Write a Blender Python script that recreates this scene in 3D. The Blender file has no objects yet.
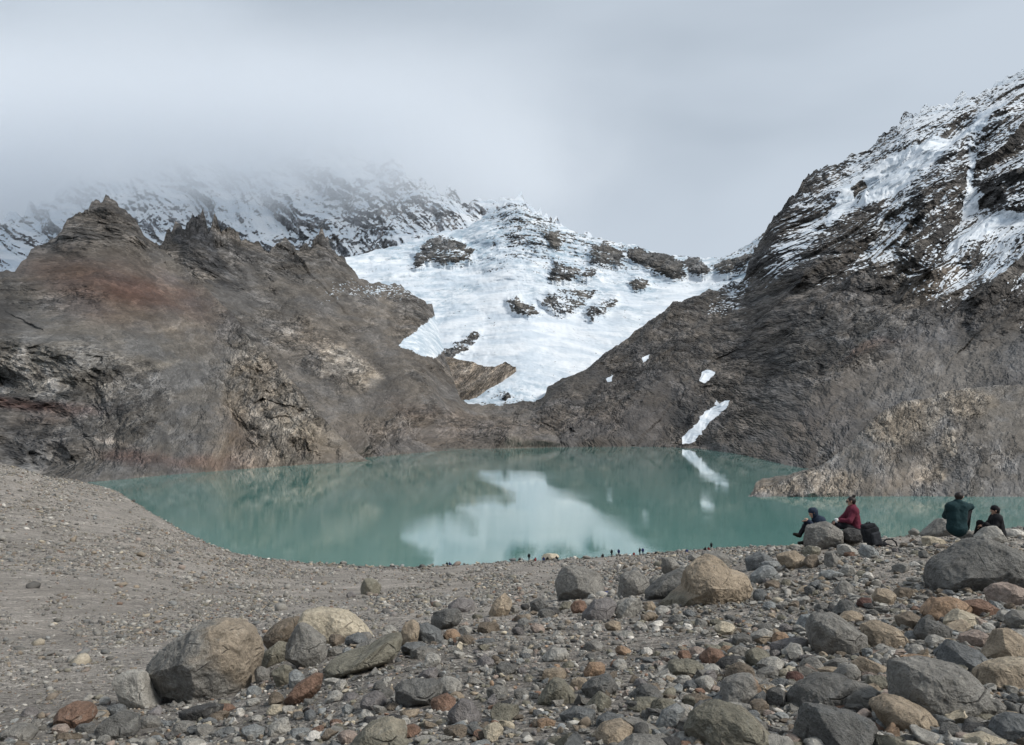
import bpy, math, random
import numpy as np
from mathutils import Vector

# ------------------------------------------------------------------ frame of the survey
F_PX, W_PX, H_PX, ROW_H = 790.0, 1024, 745, 420.0      # focal length in px, horizon row
LAKE_Z = -38.0                                          # lake level below the viewer (m)
rng = np.random.default_rng(7)
random.seed(7)
scene = bpy.context.scene
COL = scene.collection

def at(px, row, d):
    """point seen at column px, row at depth d"""
    return np.array([(px - 512.0) / F_PX * d, d, (ROW_H - row) / F_PX * d])

# ------------------------------------------------------------------ noise
_perm = rng.permutation(256).astype(np.int32)
_perm = np.concatenate([_perm, _perm, _perm])
_g = np.array([[1,1,0],[-1,1,0],[1,-1,0],[-1,-1,0],[1,0,1],[-1,0,1],[1,0,-1],[-1,0,-1],
               [0,1,1],[0,-1,1],[0,1,-1],[0,-1,-1],[1,1,0],[-1,1,0],[0,-1,1],[0,-1,-1]], dtype=np.float32)

from concurrent.futures import ThreadPoolExecutor
_pool = ThreadPoolExecutor(4)
_N, _S = 32, 4                              # tileable gradient-noise lattice, 32 cells with 4 samples per cell
def _lattice():
    k = np.arange(_N*_S)/_S
    x, y, z = np.meshgrid(k, k, k, indexing='ij')
    xi, yi, zi = [a.astype(np.int32) for a in (x, y, z)]
    xf, yf, zf = [(a-np.floor(a)).astype(np.float32) for a in (x, y, z)]
    u, v, w = [t*t*t*(t*(t*6-15)+10) for t in (xf, yf, zf)]
    r = 0
    for dx in (0, 1):
        for dy in (0, 1):
            for dz in (0, 1):
                h = _perm[_perm[_perm[(xi+dx) % _N]+(yi+dy) % _N]+(zi+dz) % _N] & 15
                g = _g[h]
                d = g[..., 0]*(xf-dx)+g[..., 1]*(yf-dy)+g[..., 2]*(zf-dz)
                r = r + d*(u if dx else 1-u)*(v if dy else 1-v)*(w if dz else 1-w)
    return r.astype(np.float32).ravel()
_LAT = _lattice()
def _perlin(x, y, z):
    m = _N*_S
    x = x*_S; y = y*_S; z = z*_S
    xi = np.floor(x); yi = np.floor(y); zi = np.floor(z)
    u = (x-xi).astype(np.float32); v = (y-yi).astype(np.float32); w = (z-zi).astype(np.float32)
    X = xi.astype(np.int32); Y = yi.astype(np.int32); Z = zi.astype(np.int32)
    X0 = (X & (m-1))*(m*m); X1 = ((X+1) & (m-1))*(m*m); Y0 = (Y & (m-1))*m; Y1 = ((Y+1) & (m-1))*m; Z0 = Z & (m-1); Z1 = (Z+1) & (m-1)
    T = _LAT.take
    a = T(X0+Y0+Z0); b = T(X1+Y0+Z0); c = T(X0+Y1+Z0); d = T(X1+Y1+Z0)
    a += (b-a)*u; c += (d-c)*u; a += (c-a)*v
    e = T(X0+Y0+Z1); b = T(X1+Y0+Z1); c = T(X0+Y1+Z1); d = T(X1+Y1+Z1)
    e += (b-e)*u; c += (d-c)*u; e += (c-e)*v
    return a+(e-a)*w

def fbm(p, scale, octs=5, gain=0.5, ridged=False, seed=0.0, lac=2.03):
    p = np.broadcast_arrays(*p); shp = p[0].shape
    x, y, z = [np.ascontiguousarray(a, dtype=np.float64).ravel() for a in p]
    out = np.empty(x.size, np.float32)
    def work(i):
        sl = slice(i, min(i+16384, x.size))
        X = x[sl]/scale+seed*17.3; Y = y[sl]/scale+seed*9.1; Z = z[sl]/scale-seed*5.7
        a, s, t = 1.0, 0.0, 0.0
        for _ in range(octs):
            n = _perlin(X, Y, Z)
            if ridged: n = 1.0 - 2.2*np.abs(n)
            s = s + a*n; t += a
            a *= gain; X = X*lac+3.1; Y = Y*lac+1.7; Z = Z*lac+8.3
        out[sl] = s/t
    list(_pool.map(work, range(0, x.size, 16384)))
    return out.reshape(shp)

def facets(u, v, scale, seed=0, k=0.55, tilt=0.7, hr=0.32, inv=False):
    """angular relief: upper envelope of randomly tilted cones on a jittered grid (broken rock faces)"""
    shp = u.shape; U = (np.ascontiguousarray(u).ravel()/scale).astype(np.float32)+211.7; V = (np.ascontiguousarray(v).ravel()/scale).astype(np.float32)+173.1
    out = np.empty(U.size, np.float32)
    tr = np.random.default_rng(int(seed*10)+991); T = 256
    jx, jy = tr.uniform(0, 1, (2, T*T)).astype(np.float32); hh = (tr.uniform(-1, 1, T*T)*hr).astype(np.float32)
    gx, gy = np.clip(tr.normal(0, 1, (2, T*T))*tilt*.55, -.55, .55).astype(np.float32)
    def work(i):
        sl = slice(i, min(i+32768, U.size)); a, b = U[sl], V[sl]
        ia, ib = np.floor(a).astype(np.int32), np.floor(b).astype(np.int32); best = np.full(a.shape, -9, np.float32)
        for dx in (-1, 0, 1):
            for dy in (-1, 0, 1):
                cx, cy = ia+dx, ib+dy; h = ((cx*37+cy*101) & 255)*T + ((cx*89+cy*13) & 255)
                px = a-cx-jx.take(h); py = b-cy-jy.take(h)
                best = np.maximum(best, hh.take(h)+gx.take(h)*px+gy.take(h)*py-k*1.6*np.sqrt(px*px+py*py))
        out[sl] = best
    list(_pool.map(work, range(0, U.size, 32768)))
    r = out.reshape(shp)*scale
    return -r if inv else r

def sstep(a, b, x):
    t = np.clip((x-a)/(b-a), 0, 1)
    return t*t*(3-2*t)

def poly_sd(x, y, poly):
    """signed distance, positive inside (clamped to -40 far outside)"""
    poly = np.array(poly, float); n = len(poly); M = 40
    sel = (x > poly[:, 0].min()-M) & (x < poly[:, 0].max()+M) & (y > poly[:, 1].min()-M) & (y < poly[:, 1].max()+M)
    if sel.ndim > 1:
        res = np.full(sel.shape, -float(M))
        if sel.any(): res[sel] = poly_sd(x[sel], y[sel], poly)
        return res
    d = np.full(np.shape(x), 1e9); inside = np.zeros(np.shape(x), bool)
    for i in range(n):
        ax, ay = poly[i]; bx, by = poly[(i+1) % n]
        ex, ey = bx-ax, by-ay
        t = np.clip(((x-ax)*ex+(y-ay)*ey)/(ex*ex+ey*ey+1e-9), 0, 1)
        d = np.minimum(d, np.hypot(x-ax-t*ex, y-ay-t*ey))
        c = ((ay > y) != (by > y)) & (x < (bx-ax)*(y-ay)/(by-ay+1e-12)+ax)
        inside ^= c
    return np.where(inside, d, -d)

def curve(xs, pts):
    pts = sorted(pts)
    return np.interp(xs, [p[0] for p in pts], [p[1] for p in pts])

# ------------------------------------------------------------------ objects
def mesh_from(name, verts, faces, mat, cols=None, floats=None, smooth=True, parent=None, vecs=None):
    """verts (n,3), faces: list of arrays (m,3) or (m,4)"""
    me = bpy.data.meshes.new(name)
    verts = np.asarray(verts, np.float32)
    if isinstance(faces, np.ndarray): faces = [faces]
    me.vertices.add(len(verts)); me.vertices.foreach_set('co', verts.ravel())
    nl = sum(f.size for f in faces); npoly = sum(len(f) for f in faces)
    me.loops.add(nl); me.polygons.add(npoly)
    idx = np.concatenate([f.ravel() for f in faces]).astype(np.int32)
    tot = np.concatenate([np.full(len(f), f.shape[1]) for f in faces]).astype(np.int32)
    start = np.concatenate([[0], np.cumsum(tot)[:-1]]).astype(np.int32)
    me.loops.foreach_set('vertex_index', idx)
    me.polygons.foreach_set('loop_start', start)
    me.update(calc_edges=True)
    if smooth:
        me.polygons.foreach_set('use_smooth', np.ones(npoly, bool))
    if cols is not None:
        a = me.color_attributes.new('Col', 'FLOAT_COLOR', 'POINT')
        c = np.ones((len(verts), 4), np.float32); c[:, :3] = cols
        a.data.foreach_set('color', c.ravel())
    for k, v in (floats or {}).items():
        a = me.attributes.new(k, 'FLOAT', 'POINT')
        a.data.foreach_set('value', np.asarray(v, np.float32).ravel())
    for k, v in (vecs or {}).items():
        a = me.attributes.new(k, 'FLOAT_VECTOR', 'POINT')
        a.data.foreach_set('vector', np.asarray(v, np.float32).ravel())
    if mat is not None: me.materials.append(mat)
    o = bpy.data.objects.new(name, me); COL.objects.link(o)
    if parent is not None: o.parent = parent
    return o

def tag(o, label=None, cat=None, group=None, kind=None):
    if label: o['label'] = label
    if cat: o['category'] = cat
    if group: o['group'] = group
    if kind: o['kind'] = kind
    return o

def grid_faces(ny, nx):
    i = np.arange(ny-1)[:, None]*nx + np.arange(nx-1)[None, :]
    i = i.ravel()
    return np.stack([i, i+1, i+nx+1, i+nx], 1)

# ------------------------------------------------------------------ materials
class NT:
    def __init__(s, name):
        s.m = bpy.data.materials.new(name); s.m.use_nodes = True
        s.t = s.m.node_tree; s.t.nodes.clear()
        s.out = s.t.nodes.new('ShaderNodeOutputMaterial')
    def n(s, typ, **kw):
        nd = s.t.nodes.new(typ)
        for k, v in kw.items():
            if k.startswith('_'): setattr(nd, k[1:], v)
        return nd
    def link(s, a, b): s.t.links.new(a, b)
    def val(s, nd, key, v):
        if hasattr(v, 'links') or isinstance(v, bpy.types.NodeSocket): s.link(v, nd.inputs[key])
        else: nd.inputs[key].default_value = v
    def math(s, op, a, b=0.5, c=None, clamp=False):
        nd = s.t.nodes.new('ShaderNodeMath'); nd.operation = op; nd.use_clamp = clamp
        s.val(nd, 0, a); s.val(nd, 1, b)
        if c is not None: s.val(nd, 2, c)
        return nd.outputs[0]
    def noise(s, vec, scale, detail=4, rough=0.55, dist=0.0):
        nd = s.t.nodes.new('ShaderNodeTexNoise')
        nd.inputs['Scale'].default_value = scale; nd.inputs['Detail'].default_value = detail
        nd.inputs['Roughness'].default_value = rough; nd.inputs['Distortion'].default_value = dist
        s.link(vec, nd.inputs['Vector']); return nd.outputs['Fac']
    def voro(s, vec, scale, feat='F1', out='Distance', rand=1.0):
        nd = s.t.nodes.new('ShaderNodeTexVoronoi'); nd.feature = feat
        nd.inputs['Scale'].default_value = scale; nd.inputs['Randomness'].default_value = rand
        s.link(vec, nd.inputs['Vector']); return nd.outputs[out]
    def ramp(s, fac, lo, hi, a=0.0, b=1.0, smooth=True):
        nd = s.t.nodes.new('ShaderNodeMapRange'); nd.interpolation_type = 'SMOOTHSTEP' if smooth else 'LINEAR'
        s.val(nd, 0, fac); s.val(nd, 1, lo); s.val(nd, 2, hi); s.val(nd, 3, a); s.val(nd, 4, b)
        return nd.outputs[0]
    def mix(s, fac, a, b, mode='MIX'):
        nd = s.t.nodes.new('ShaderNodeMix'); nd.data_type = 'RGBA'; nd.blend_type = mode
        s.val(nd, 0, fac); s.val(nd, 6, a); s.val(nd, 7, b); return nd.outputs[2]
    def scale(s, col, f):
        nd = s.t.nodes.new('ShaderNodeVectorMath'); nd.operation = 'SCALE'
        s.val(nd, 0, col); s.val(nd, 3, f); return nd.outputs[0]
    def coords(s, which='Object'):
        return s.t.nodes.new('ShaderNodeTexCoord').outputs[which]
    def mapping(s, vec, scale=(1,1,1), rot=(0,0,0)):
        nd = s.t.nodes.new('ShaderNodeMapping'); nd.inputs['Scale'].default_value = scale
        nd.inputs['Rotation'].default_value = rot; s.link(vec, nd.inputs['Vector']); return nd.outputs[0]
    def attr(s, name, out='Color'):
        nd = s.t.nodes.new('ShaderNodeAttribute'); nd.attribute_name = name; return nd.outputs[out]
    def bump(s, h, dist, strength=1.0, normal=None):
        nd = s.t.nodes.new('ShaderNodeBump'); nd.inputs['Strength'].default_value = strength
        nd.inputs['Distance'].default_value = dist; s.link(h, nd.inputs['Height'])
        if normal is not None: s.link(normal, nd.inputs['Normal'])
        return nd.outputs[0]
    def princ(s, color, rough=0.9, normal=None, spec=0.3, **kw):
        nd = s.t.nodes.new('ShaderNodeBsdfPrincipled')
        s.val(nd, 'Base Color', color); s.val(nd, 'Roughness', rough)
        nd.inputs['Specular IOR Level'].default_value = spec
        for k, v in kw.items(): s.val(nd, k.replace('_', ' '), v)
        if normal is not None: s.link(normal, nd.inputs['Normal'])
        s.link(nd.outputs[0], s.out.inputs['Surface']); return nd

def mat_mountain(name='mountain_rock', unit=1.0, sn_k=0.5):
    s = NT(name); co = s.attr('Surf', 'Vector')
    c = s.attr('Col'); sn = s.attr('Snow', 'Fac'); ice = s.attr('Ice', 'Fac'); cg = s.attr('Crag', 'Fac')
    co = s.mapping(co, (1, 1, 1.25))
    n1 = s.noise(co, 0.035/unit, 3.6, 0.72); n2 = s.noise(co, 0.20/unit, 1.2, 0.7)
    st = s.noise(s.mapping(co, (0.035/unit, 0.05/unit, 0.13/unit), (0.25, 0.6, 0.2)), 1.0, 2.0, 0.7, 0.3)
    v = s.ramp(n1, 0.30, 0.70, 0.75, 1.25, False)
    v = s.math('MULTIPLY', v, s.ramp(n2, 0.32, 0.68, 0.72, 1.28, False))
    wv = s.t.nodes.new('ShaderNodeVectorMath'); wv.operation = 'MULTIPLY_ADD'
    wn = s.t.nodes.new('ShaderNodeTexNoise'); wn.inputs['Scale'].default_value = 0.06/unit; wn.inputs['Detail'].default_value = 2
    s.link(co, wn.inputs['Vector']); s.link(wn.outputs['Color'], wv.inputs[0]); wv.inputs[1].default_value = (5*unit, 5*unit, 5*unit); s.link(co, wv.inputs[2])
    crag = None; vh = None
    for sc_, lo_, rt in ((0.035, 0.66, 0.5), (0.10, 0.64, -0.4), (0.24, 0.78, 0.2)):
        mp_ = s.mapping(wv.outputs[0], (1, 1, 0.7), (0, rt, 0))
        vn = s.t.nodes.new('ShaderNodeTexVoronoi'); vn.inputs['Scale'].default_value = sc_/unit; s.link(mp_, vn.inputs['Vector'])
        sp = s.t.nodes.new('ShaderNodeSeparateColor'); s.link(vn.outputs['Color'], sp.inputs[0])
        t_ = s.ramp(sp.outputs[0], 0, 1, lo_, 2-lo_, False)
        hh_ = s.math('MULTIPLY', vn.outputs['Distance'], 0.10/sc_)
        crag = t_ if crag is None else s.math('MULTIPLY', crag, t_); vh = hh_ if vh is None else s.math('ADD', vh, hh_)
    v = s.math('MULTIPLY', v, crag)
    v = s.math('ADD', s.math('MULTIPLY', s.math('SUBTRACT', v, 1.0), s.ramp(cg, 0, 1, 0.48, 1.1, False)), 1.0)
    hue = s.noise(co, 0.012/unit, 5, 0.6)
    warm = s.mix(s.ramp(hue, 0.4, 0.62), (1.035, 0.995, 0.94, 1), (0.98, 1.0, 1.03, 1))
    rock = s.scale(s.mix(1.0, c, warm, 'MULTIPLY'), v)
    h = s.math('ADD', s.math('MULTIPLY', n1, 2.0), s.math('ADD', s.math('MULTIPLY', n2, 0.50), s.math('ADD', s.math('MULTIPLY', st, 0.25), s.math('MULTIPLY', vh, -0.55))))
    h = s.math('MULTIPLY', h, s.ramp(cg, 0, 1, 0.5, 1.6, False))
    k = s.math('ADD', sn, s.math('MULTIPLY', s.math('SUBTRACT', s.math('ADD', s.math('MULTIPLY', n2, .55), s.math('MULTIPLY', sp.outputs[1], .35)), 0.5), sn_k*3.0))
    k = s.math('ADD', k, s.math('MULTIPLY', s.math('SUBTRACT', n1, 0.5), -sn_k*1.2))
    fac = s.ramp(k, 0.40, 0.60)
    sw = s.noise(s.mapping(co, (0.010/unit, 0.022/unit, 0.03/unit), (0, 0.4, 0.6)), 1.0, 4, 0.6, 0.4)
    snow = s.scale(s.mix(s.ramp(sw, 0.35, 0.62), (0.53, 0.59, 0.65, 1), (0.70, 0.73, 0.76, 1)), 1.0)
    icef = s.math('MULTIPLY', ice, s.ramp(s.noise(co, 0.06/unit, 5, 0.7), 0.35, 0.6))
    snow = s.mix(icef, snow, (0.30, 0.385, 0.455, 1))
    col = s.mix(fac, rock, snow)
    nb = s.bump(h, 8.0*unit, 1.0)
    nb2 = s.bump(sw, 9.0*unit, 0.4)
    mixn = s.t.nodes.new('ShaderNodeMix'); mixn.data_type = 'VECTOR'
    s.link(fac, mixn.inputs[0]); s.link(nb, mixn.inputs[4]); s.link(nb2, mixn.inputs[5])
    s.princ(col, 0.92, mixn.outputs[1], 0.2)
    return s.m

def mat_stone():
    s = NT('stone'); co = s.coords('Object'); c = s.attr('Col')
    n1 = s.noise(co, 3.5, 6, 0.6, 0.3); n2 = s.noise(co, 16, 6, 0.7); n3 = s.noise(co, 70, 3, 0.7)
    v = s.math('MULTIPLY', s.ramp(n1, 0.3, 0.7, 0.68, 1.32, False), s.ramp(n2, 0.3, 0.7, 0.70, 1.30, False))
    v = s.math('MULTIPLY', v, s.ramp(n3, 0.3, 0.7, 0.82, 1.18, False))
    col = s.scale(c, v)
    lich = s.ramp(s.noise(co, 9, 5, 0.65, 0.8), 0.60, 0.68)
    col = s.mix(s.math('MULTIPLY', lich, 0.35), col, (0.34, 0.33, 0.29, 1))
    cr = s.ramp(s.voro(s.mapping(co, (1, 1, 1.8), (0.5, 0.3, 0)), 2.2, 'DISTANCE_TO_EDGE'), 0.0, 0.035, 1.0, 0.0)
    cr = s.math('MULTIPLY', cr, s.ramp(n1, 0.5, 0.62))
    col = s.mix(s.math('MULTIPLY', cr, 0.55), col, (0.045, 0.042, 0.038, 1))
    h = s.math('ADD', s.math('MULTIPLY', n1, 2.0), s.math('ADD', s.math('MULTIPLY', n2, 0.8), s.math('MULTIPLY', n3, 0.2)))
    h = s.math('SUBTRACT', h, s.math('MULTIPLY', cr, 0.5))
    s.princ(col, 0.88, s.bump(h, 0.05, 1.0), 0.25)
    return s.m

def mat_pebbles():
    s = NT('pebble_stone'); co = s.coords('Object'); c = s.attr('Col')
    n2 = s.noise(co, 25, 4, 0.7)
    col = s.scale(c, s.ramp(n2, 0.3, 0.7, 0.7, 1.3, False))
    s.princ(col, 0.9, s.bump(n2, 0.01, 1.0), 0.2)
    return s.m

def mat_ground():
    s = NT('gravel_ground'); co = s.coords('Object'); c = s.attr('Col')
    big = s.noise(co, 0.12, 6, 0.65); mid = s.noise(co, 0.9, 6, 0.7)
    f2 = s.noise(co, 7, 5, 0.75); f3 = s.noise(co, 45, 4, 0.75)
    v = s.math('MULTIPLY', s.ramp(big, 0.3, 0.7, 0.88, 1.12, False), s.ramp(mid, 0.3, 0.7, 0.88, 1.12, False))
    v = s.math('MULTIPLY', v, s.math('MULTIPLY', s.ramp(f2, 0.3, 0.7, 0.6, 1.4, False), s.ramp(f3, 0.3, 0.7, 0.7, 1.3, False)))
    cell = s.voro(co, 22, 'F1', 'Color'); cg = s.t.nodes.new('ShaderNodeSeparateColor'); s.link(cell, cg.inputs[0])
    cd = s.voro(co, 22)
    v = s.math('MULTIPLY', v, s.ramp(cg.outputs[0], 0, 1, 0.65, 1.45, False))
    cell2 = s.voro(co, 3.2, 'F1', 'Color'); cg2 = s.t.nodes.new('ShaderNodeSeparateColor'); s.link(cell2, cg2.inputs[0])
    v = s.math('MULTIPLY', v, s.ramp(cg2.outputs[1], 0.86, 1.0, 1.0, 1.6))
    col = s.scale(c, v)
    h = s.math('ADD', s.math('MULTIPLY', f2, 1.2), s.math('MULTIPLY', f3, 0.4))
    h = s.math('SUBTRACT', h, s.math('MULTIPLY', cd, 0.8))
    h2 = s.math('ADD', s.math('MULTIPLY', big, 3.0), mid)
    s.princ(col, 0.95, s.bump(h, 0.03, 1.0, s.bump(h2, 0.15, 1.0)), 0.15)
    return s.m

def mat_water():
    s = NT('glacial_water'); co = s.coords('Object')
    a = s.noise(s.mapping(co, (0.30, 0.55, 1)), 1.0, 5, 0.6)
    b = s.noise(s.mapping(co, (0.9, 1.7, 1)), 1.0, 3, 0.6)
    patch = s.ramp(s.noise(s.mapping(co, (0.0035, 0.011, 1)), 1.0, 4, 0.55, 0.5), 0.42, 0.62)
    h = s.math('ADD', s.math('MULTIPLY', a, 0.5), s.math('MULTIPLY', b, 0.2))
    bp = s.t.nodes.new('ShaderNodeBump'); bp.inputs['Distance'].default_value = 0.05
    s.link(h, bp.inputs['Height']); s.link(s.ramp(patch, 0, 1, 0.2, 0.5), bp.inputs['Strength'])
    col = s.mix(s.noise(s.mapping(co, (0.004, 0.008, 1)), 1.0, 3, 0.5), WATER_A, WATER_B)
    p = s.princ(col, s.ramp(patch, 0, 1, 0.015, 0.05), bp.outputs[0], 0.5)
    p.inputs['IOR'].default_value = 1.333
    return s.m
WATER_A = (0.078, 0.185, 0.165, 1); WATER_B = (0.105, 0.228, 0.203, 1)

def plain(name, col, rough=0.85, bump_scale=None, bump_d=0.004, var=0.25, spec=0.3):
    s = NT(name); co = s.coords('Object')
    n = s.noise(co, bump_scale or 30, 4, 0.6)
    c = s.scale((*col,), s.ramp(n, 0.3, 0.7, 1-var, 1+var, False))
    s.princ(c, rough, s.bump(n, bump_d, 0.8), spec)
    return s.m
# ------------------------------------------------------------------ mountains
MROCK = {}
def mrock(u):
    if u not in MROCK: MROCK[u] = mat_mountain('mountain_rock', u)
    return MROCK[u]

def gb(x, r, cx, cy, rx, ry, a=0):
    c, s_ = math.cos(math.radians(a)), math.sin(math.radians(a)); dx, dy = x-cx, r-cy
    return np.exp(-(((dx*c-dy*s_)/rx)**2+((dx*s_+dy*c)/ry)**2))
def smooth1(a, sig):
    r = int(sig*3)+1; k = np.exp(-np.arange(-r, r+1)**2/(2*sig*sig)); k /= k.sum()
    b = np.concatenate([2*a[0]-a[r:0:-1], a, 2*a[-1]-a[-2:-r-2:-1]])
    return np.convolve(b, k, 'valid')

def mass(name, x0, x1, nx, ny, crest, base, dcrest, dbase, power=1.0, jag=2.0, jag_px=26, relief=(60, 1.0),
         rock=(0.12, 0.11, 0.10), paint=(), bumps=(), snow=None, seed=1.0, label=None, jagmask=None, aniso=(1, 1, 1), relief_fn=None,
         back=0.35, skirt=8.0, pinch=0.12, rowpow=1.0, kind='structure', rmask=None, shear=0.0, zst=0.6, shore=True, tint=1.0, unit=1.0, ice=None, grey=0.15, cragf=None):
    xs = np.linspace(x0, x1, nx)
    cr = curve(xs, crest); ba = curve(xs, base)
    sg = 26.0/(xs[1]-xs[0]); dc = smooth1(curve(xs, dcrest), sg); db = smooth1(curve(xs, dbase), sg*0.8)
    crs = smooth1(cr, sg*0.7)
    if shore: ba = np.maximum(ba, ROW_H + 38.4*F_PX/db)
    t = np.linspace(0, 1, ny)[:, None]**rowpow
    row = ba + (cr-ba)*t
    X2 = np.broadcast_to(xs, row.shape)
    j = fbm((X2, row*0.55, row*0), jag_px, 5, 0.62, True, seed)*jag + fbm((X2, row*0.7, row*0), 5.0, 3, 0.6, False, seed+3)*jag*0.7
    j = j*np.clip(0.55+1.8*fbm((X2, X2*0, X2*0), 55, 3, 0.6, False, seed+71), 0.12, 1.7)
    j = j + facets(X2, row*0.8, 11, seed+5, k=.9)*0.30*jag/5
    if jagmask is not None: j = j*curve(xs, jagmask)
    row = row - j*t**9
    dep = db + (dc-db)*np.clip((ba-row)/np.maximum(ba-crs, 3.0), 0, 1.25)**power
    X = np.broadcast_to(xs, row.shape)
    # lengths measured on the slope itself: U along the contour, V up the slope
    B0 = np.stack([(X-512)/F_PX*dep, dep, (ROW_H-row)/F_PX*dep], -1)
    dm = smooth1((db+dc)/2, sg); xw = (xs-512)/F_PX*dm
    U = np.concatenate([[0], np.cumsum(np.hypot(np.diff(xw), 0.3*np.diff(dm)))])+xw[0]
    dV = np.hypot(np.diff(B0[..., 2], axis=0), 0.35*np.diff(B0[..., 1], axis=0))
    V0 = np.concatenate([np.zeros((1, nx)), np.cumsum(dV, 0)], 0)
    P = (np.broadcast_to(U, row.shape)+0.0, np.full(row.shape, 7.3*seed), V0)
    bs = np.stack([smooth1((xs-512)/F_PX*db, sg), db, (ROW_H-ba)/F_PX*db], -1); tp = np.stack([smooth1((xs-512)/F_PX*dc, sg), dc, (ROW_H-crs)/F_PX*dc], -1)
    nn_ = np.cross(np.gradient((bs+tp)/2, axis=0), tp-bs); nn_ /= np.linalg.norm(nn_, axis=1, keepdims=True)+1e-9
    nn_ *= -np.sign(nn_[:, 1:2]+1e-9); nn_[:, 2] *= 0.25                     # outward: towards the lake and up
    nn_ = np.stack([smooth1(nn_[:, k], sg) for k in range(3)], -1)
    nn_[:, 1] -= 0.35; nn_ /= np.linalg.norm(nn_, axis=1, keepdims=True)
    # warped pixel coordinates for soft natural outlines of the painted regions
    wx = X + fbm(P, 70, 5, 0.6, False, seed+5)*22; wr = row + fbm(P, 70, 5, 0.6, False, seed+9)*18
    size, amp = relief
    pa = (P[0]*aniso[0]+P[2]*shear, P[1]*aniso[1], P[2]*aniso[2]*zst)
    fx = fbm(P, 22, 4, 0.6, False, seed+13)*5; fy = fbm(P, 22, 4, 0.6, False, seed+15)*4
    wp = tuple(a + fbm(P, size*2.5, 3, 0.5, False, seed+k)*size*0.9 for k, a in enumerate(pa))
    fu = wp[0]*1.15; fv = wp[2]*0.95
    wq = fbm(P, size*0.5, 3, 0.55, False, seed+51)*size*0.22; fu = fu+wq; fv = fv-wq*.7
    r = fbm(wp, size*2.6, 2, 0.5, True, seed)*0.85*size + facets(fu, fv, size*1.5, seed)*0.62 + facets(fu, fv, size*0.62, seed+1, inv=True)*0.42
    rf = (facets(fu, fv, size*0.30, seed+2)*0.85 + facets(fv, fu, size*0.13, seed+3, inv=True)*0.85 + facets(fu, fv, size*0.055, seed+4)*0.9
          + facets(fu, fv, size*0.62, seed+8)*0.35)
    crag = np.ones(row.shape) if cragf is None else sstep(-0.20, 0.22, fbm(P, size*1.6, 6, 0.66, False, seed+61)*1.5 + 0.06 + cragf(wx, wr))
    rf = rf*(0.25+1.05*crag)
    r = (r-r.mean())*0.8*amp; rf = (rf-rf.mean())*0.9*amp
    if rmask is not None: rf = rf*rmask(wx, wr)
    if rmask is not None: r = r*rmask(wx, wr)
    bf = np.zeros(row.shape)
    for poly, hgt, soft in bumps:
        sd = poly_sd(wx, wr, poly); bf = bf + 0.6*hgt*sstep(-soft, soft*1.5, sd)
    if relief_fn is not None: bf = bf + relief_fn(X, row, wx, wr, P)
    fade = sstep(0, pinch, t)*(1-0.8*sstep(0.90, 1.0, t))
    depth = dep - bf*fade
    depth = np.minimum.accumulate(depth[::-1], 0)[::-1] - rf*fade
    P2 = np.stack([(X-512)/F_PX*depth, depth, (ROW_H-row)/F_PX*depth], -1) + nn_[None]*(r*fade)[..., None]
    depth = P2[..., 1]
    # slope (upness) from finite differences
    V = P2
    du = np.gradient(V, axis=1); dv = np.gradient(V, axis=0)
    nrm = np.cross(du, dv); nrm /= np.linalg.norm(nrm, axis=-1, keepdims=True)+1e-9
    up = nrm[..., 2]*np.sign(nrm[..., 2].mean()+1e-9)
    # colour
    C = np.empty(V.shape, np.float32); C[:] = rock
    tone = fbm(P, 160, 4, 0.55, False, seed+11); C *= (1+0.5*tone)[..., None]
    for item in paint:
        kind_, geo, colr, st = item[:4]
        if kind_ == 'poly':
            soft = item[4] if len(item) > 4 else 4.0
            m = sstep(-soft, soft, poly_sd(wx, wr, geo))
        else:
            cx, cy, rx, ry, an = geo; ca, sa = math.cos(math.radians(an)), math.sin(math.radians(an))
            dx, dy = wx-cx, wr-cy; a = (dx*ca-dy*sa)/rx; b = (dx*sa+dy*ca)/ry
            m = np.exp(-(a*a+b*b)**1.2)
        m = m*sstep(-0.35, 0.15, fbm(P, 45, 5, 0.65, False, seed+21)+0.1)*0.4 + m*0.6
        m = np.clip(m*st, 0, 1)[..., None]
        C = C*(1-m) + np.array(colr, np.float32)*m
    Pc = (P[0]+P[2]*shear, P[1], P[2]*zst*1.9)
    C *= np.clip(1 + (0.38+0.85*crag)*(1.0*fbm(Pc, 30, 4, 0.6, False, seed+31) + 0.50*(fbm(Pc, 60, 5, 0.62, True, seed+33)-0.15)) - 0.08*(crag-0.2), 0.35, 2.0)[..., None]
    fall = fbm((P[0]+P[2]*0.25, P[1], P[2]*0.10), 26, 4, 0.6, False, seed+35)          # chutes and stripes of scree down the fall line
    C *= (1+0.65*fall*(1-crag))[..., None]
    C *= tint; C = C*(1-grey)+C.mean(-1, keepdims=True)*np.array((1.03, 1.0, .965), np.float32)*grey
    S = snow(X+fx-(wx-X)*0.0, row+fy, wx, wr, up, P, r/(size*0.4*amp+1e-6)) if snow is not None else np.zeros(row.shape)
    # skirt below and back slope behind
    Vs = V[0].copy(); Vs[:, 2] -= skirt/F_PX*depth[0]
    SF = np.stack([P[0], P[0]*0.12+P[2]*0.08, P[2]], -1); IC = ice(X+fx, row+fy, wx, wr, P) if ice is not None else np.zeros(row.shape)
    layers = [Vs[None], V]; cl = [C[:1], C]; sl = [S[:1], S]; fl = [SF[:1]-np.array([0, 0, 8.]), SF]; il = [IC[:1], IC]; gl = [crag[:1], crag]
    top = V[-1]
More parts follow.
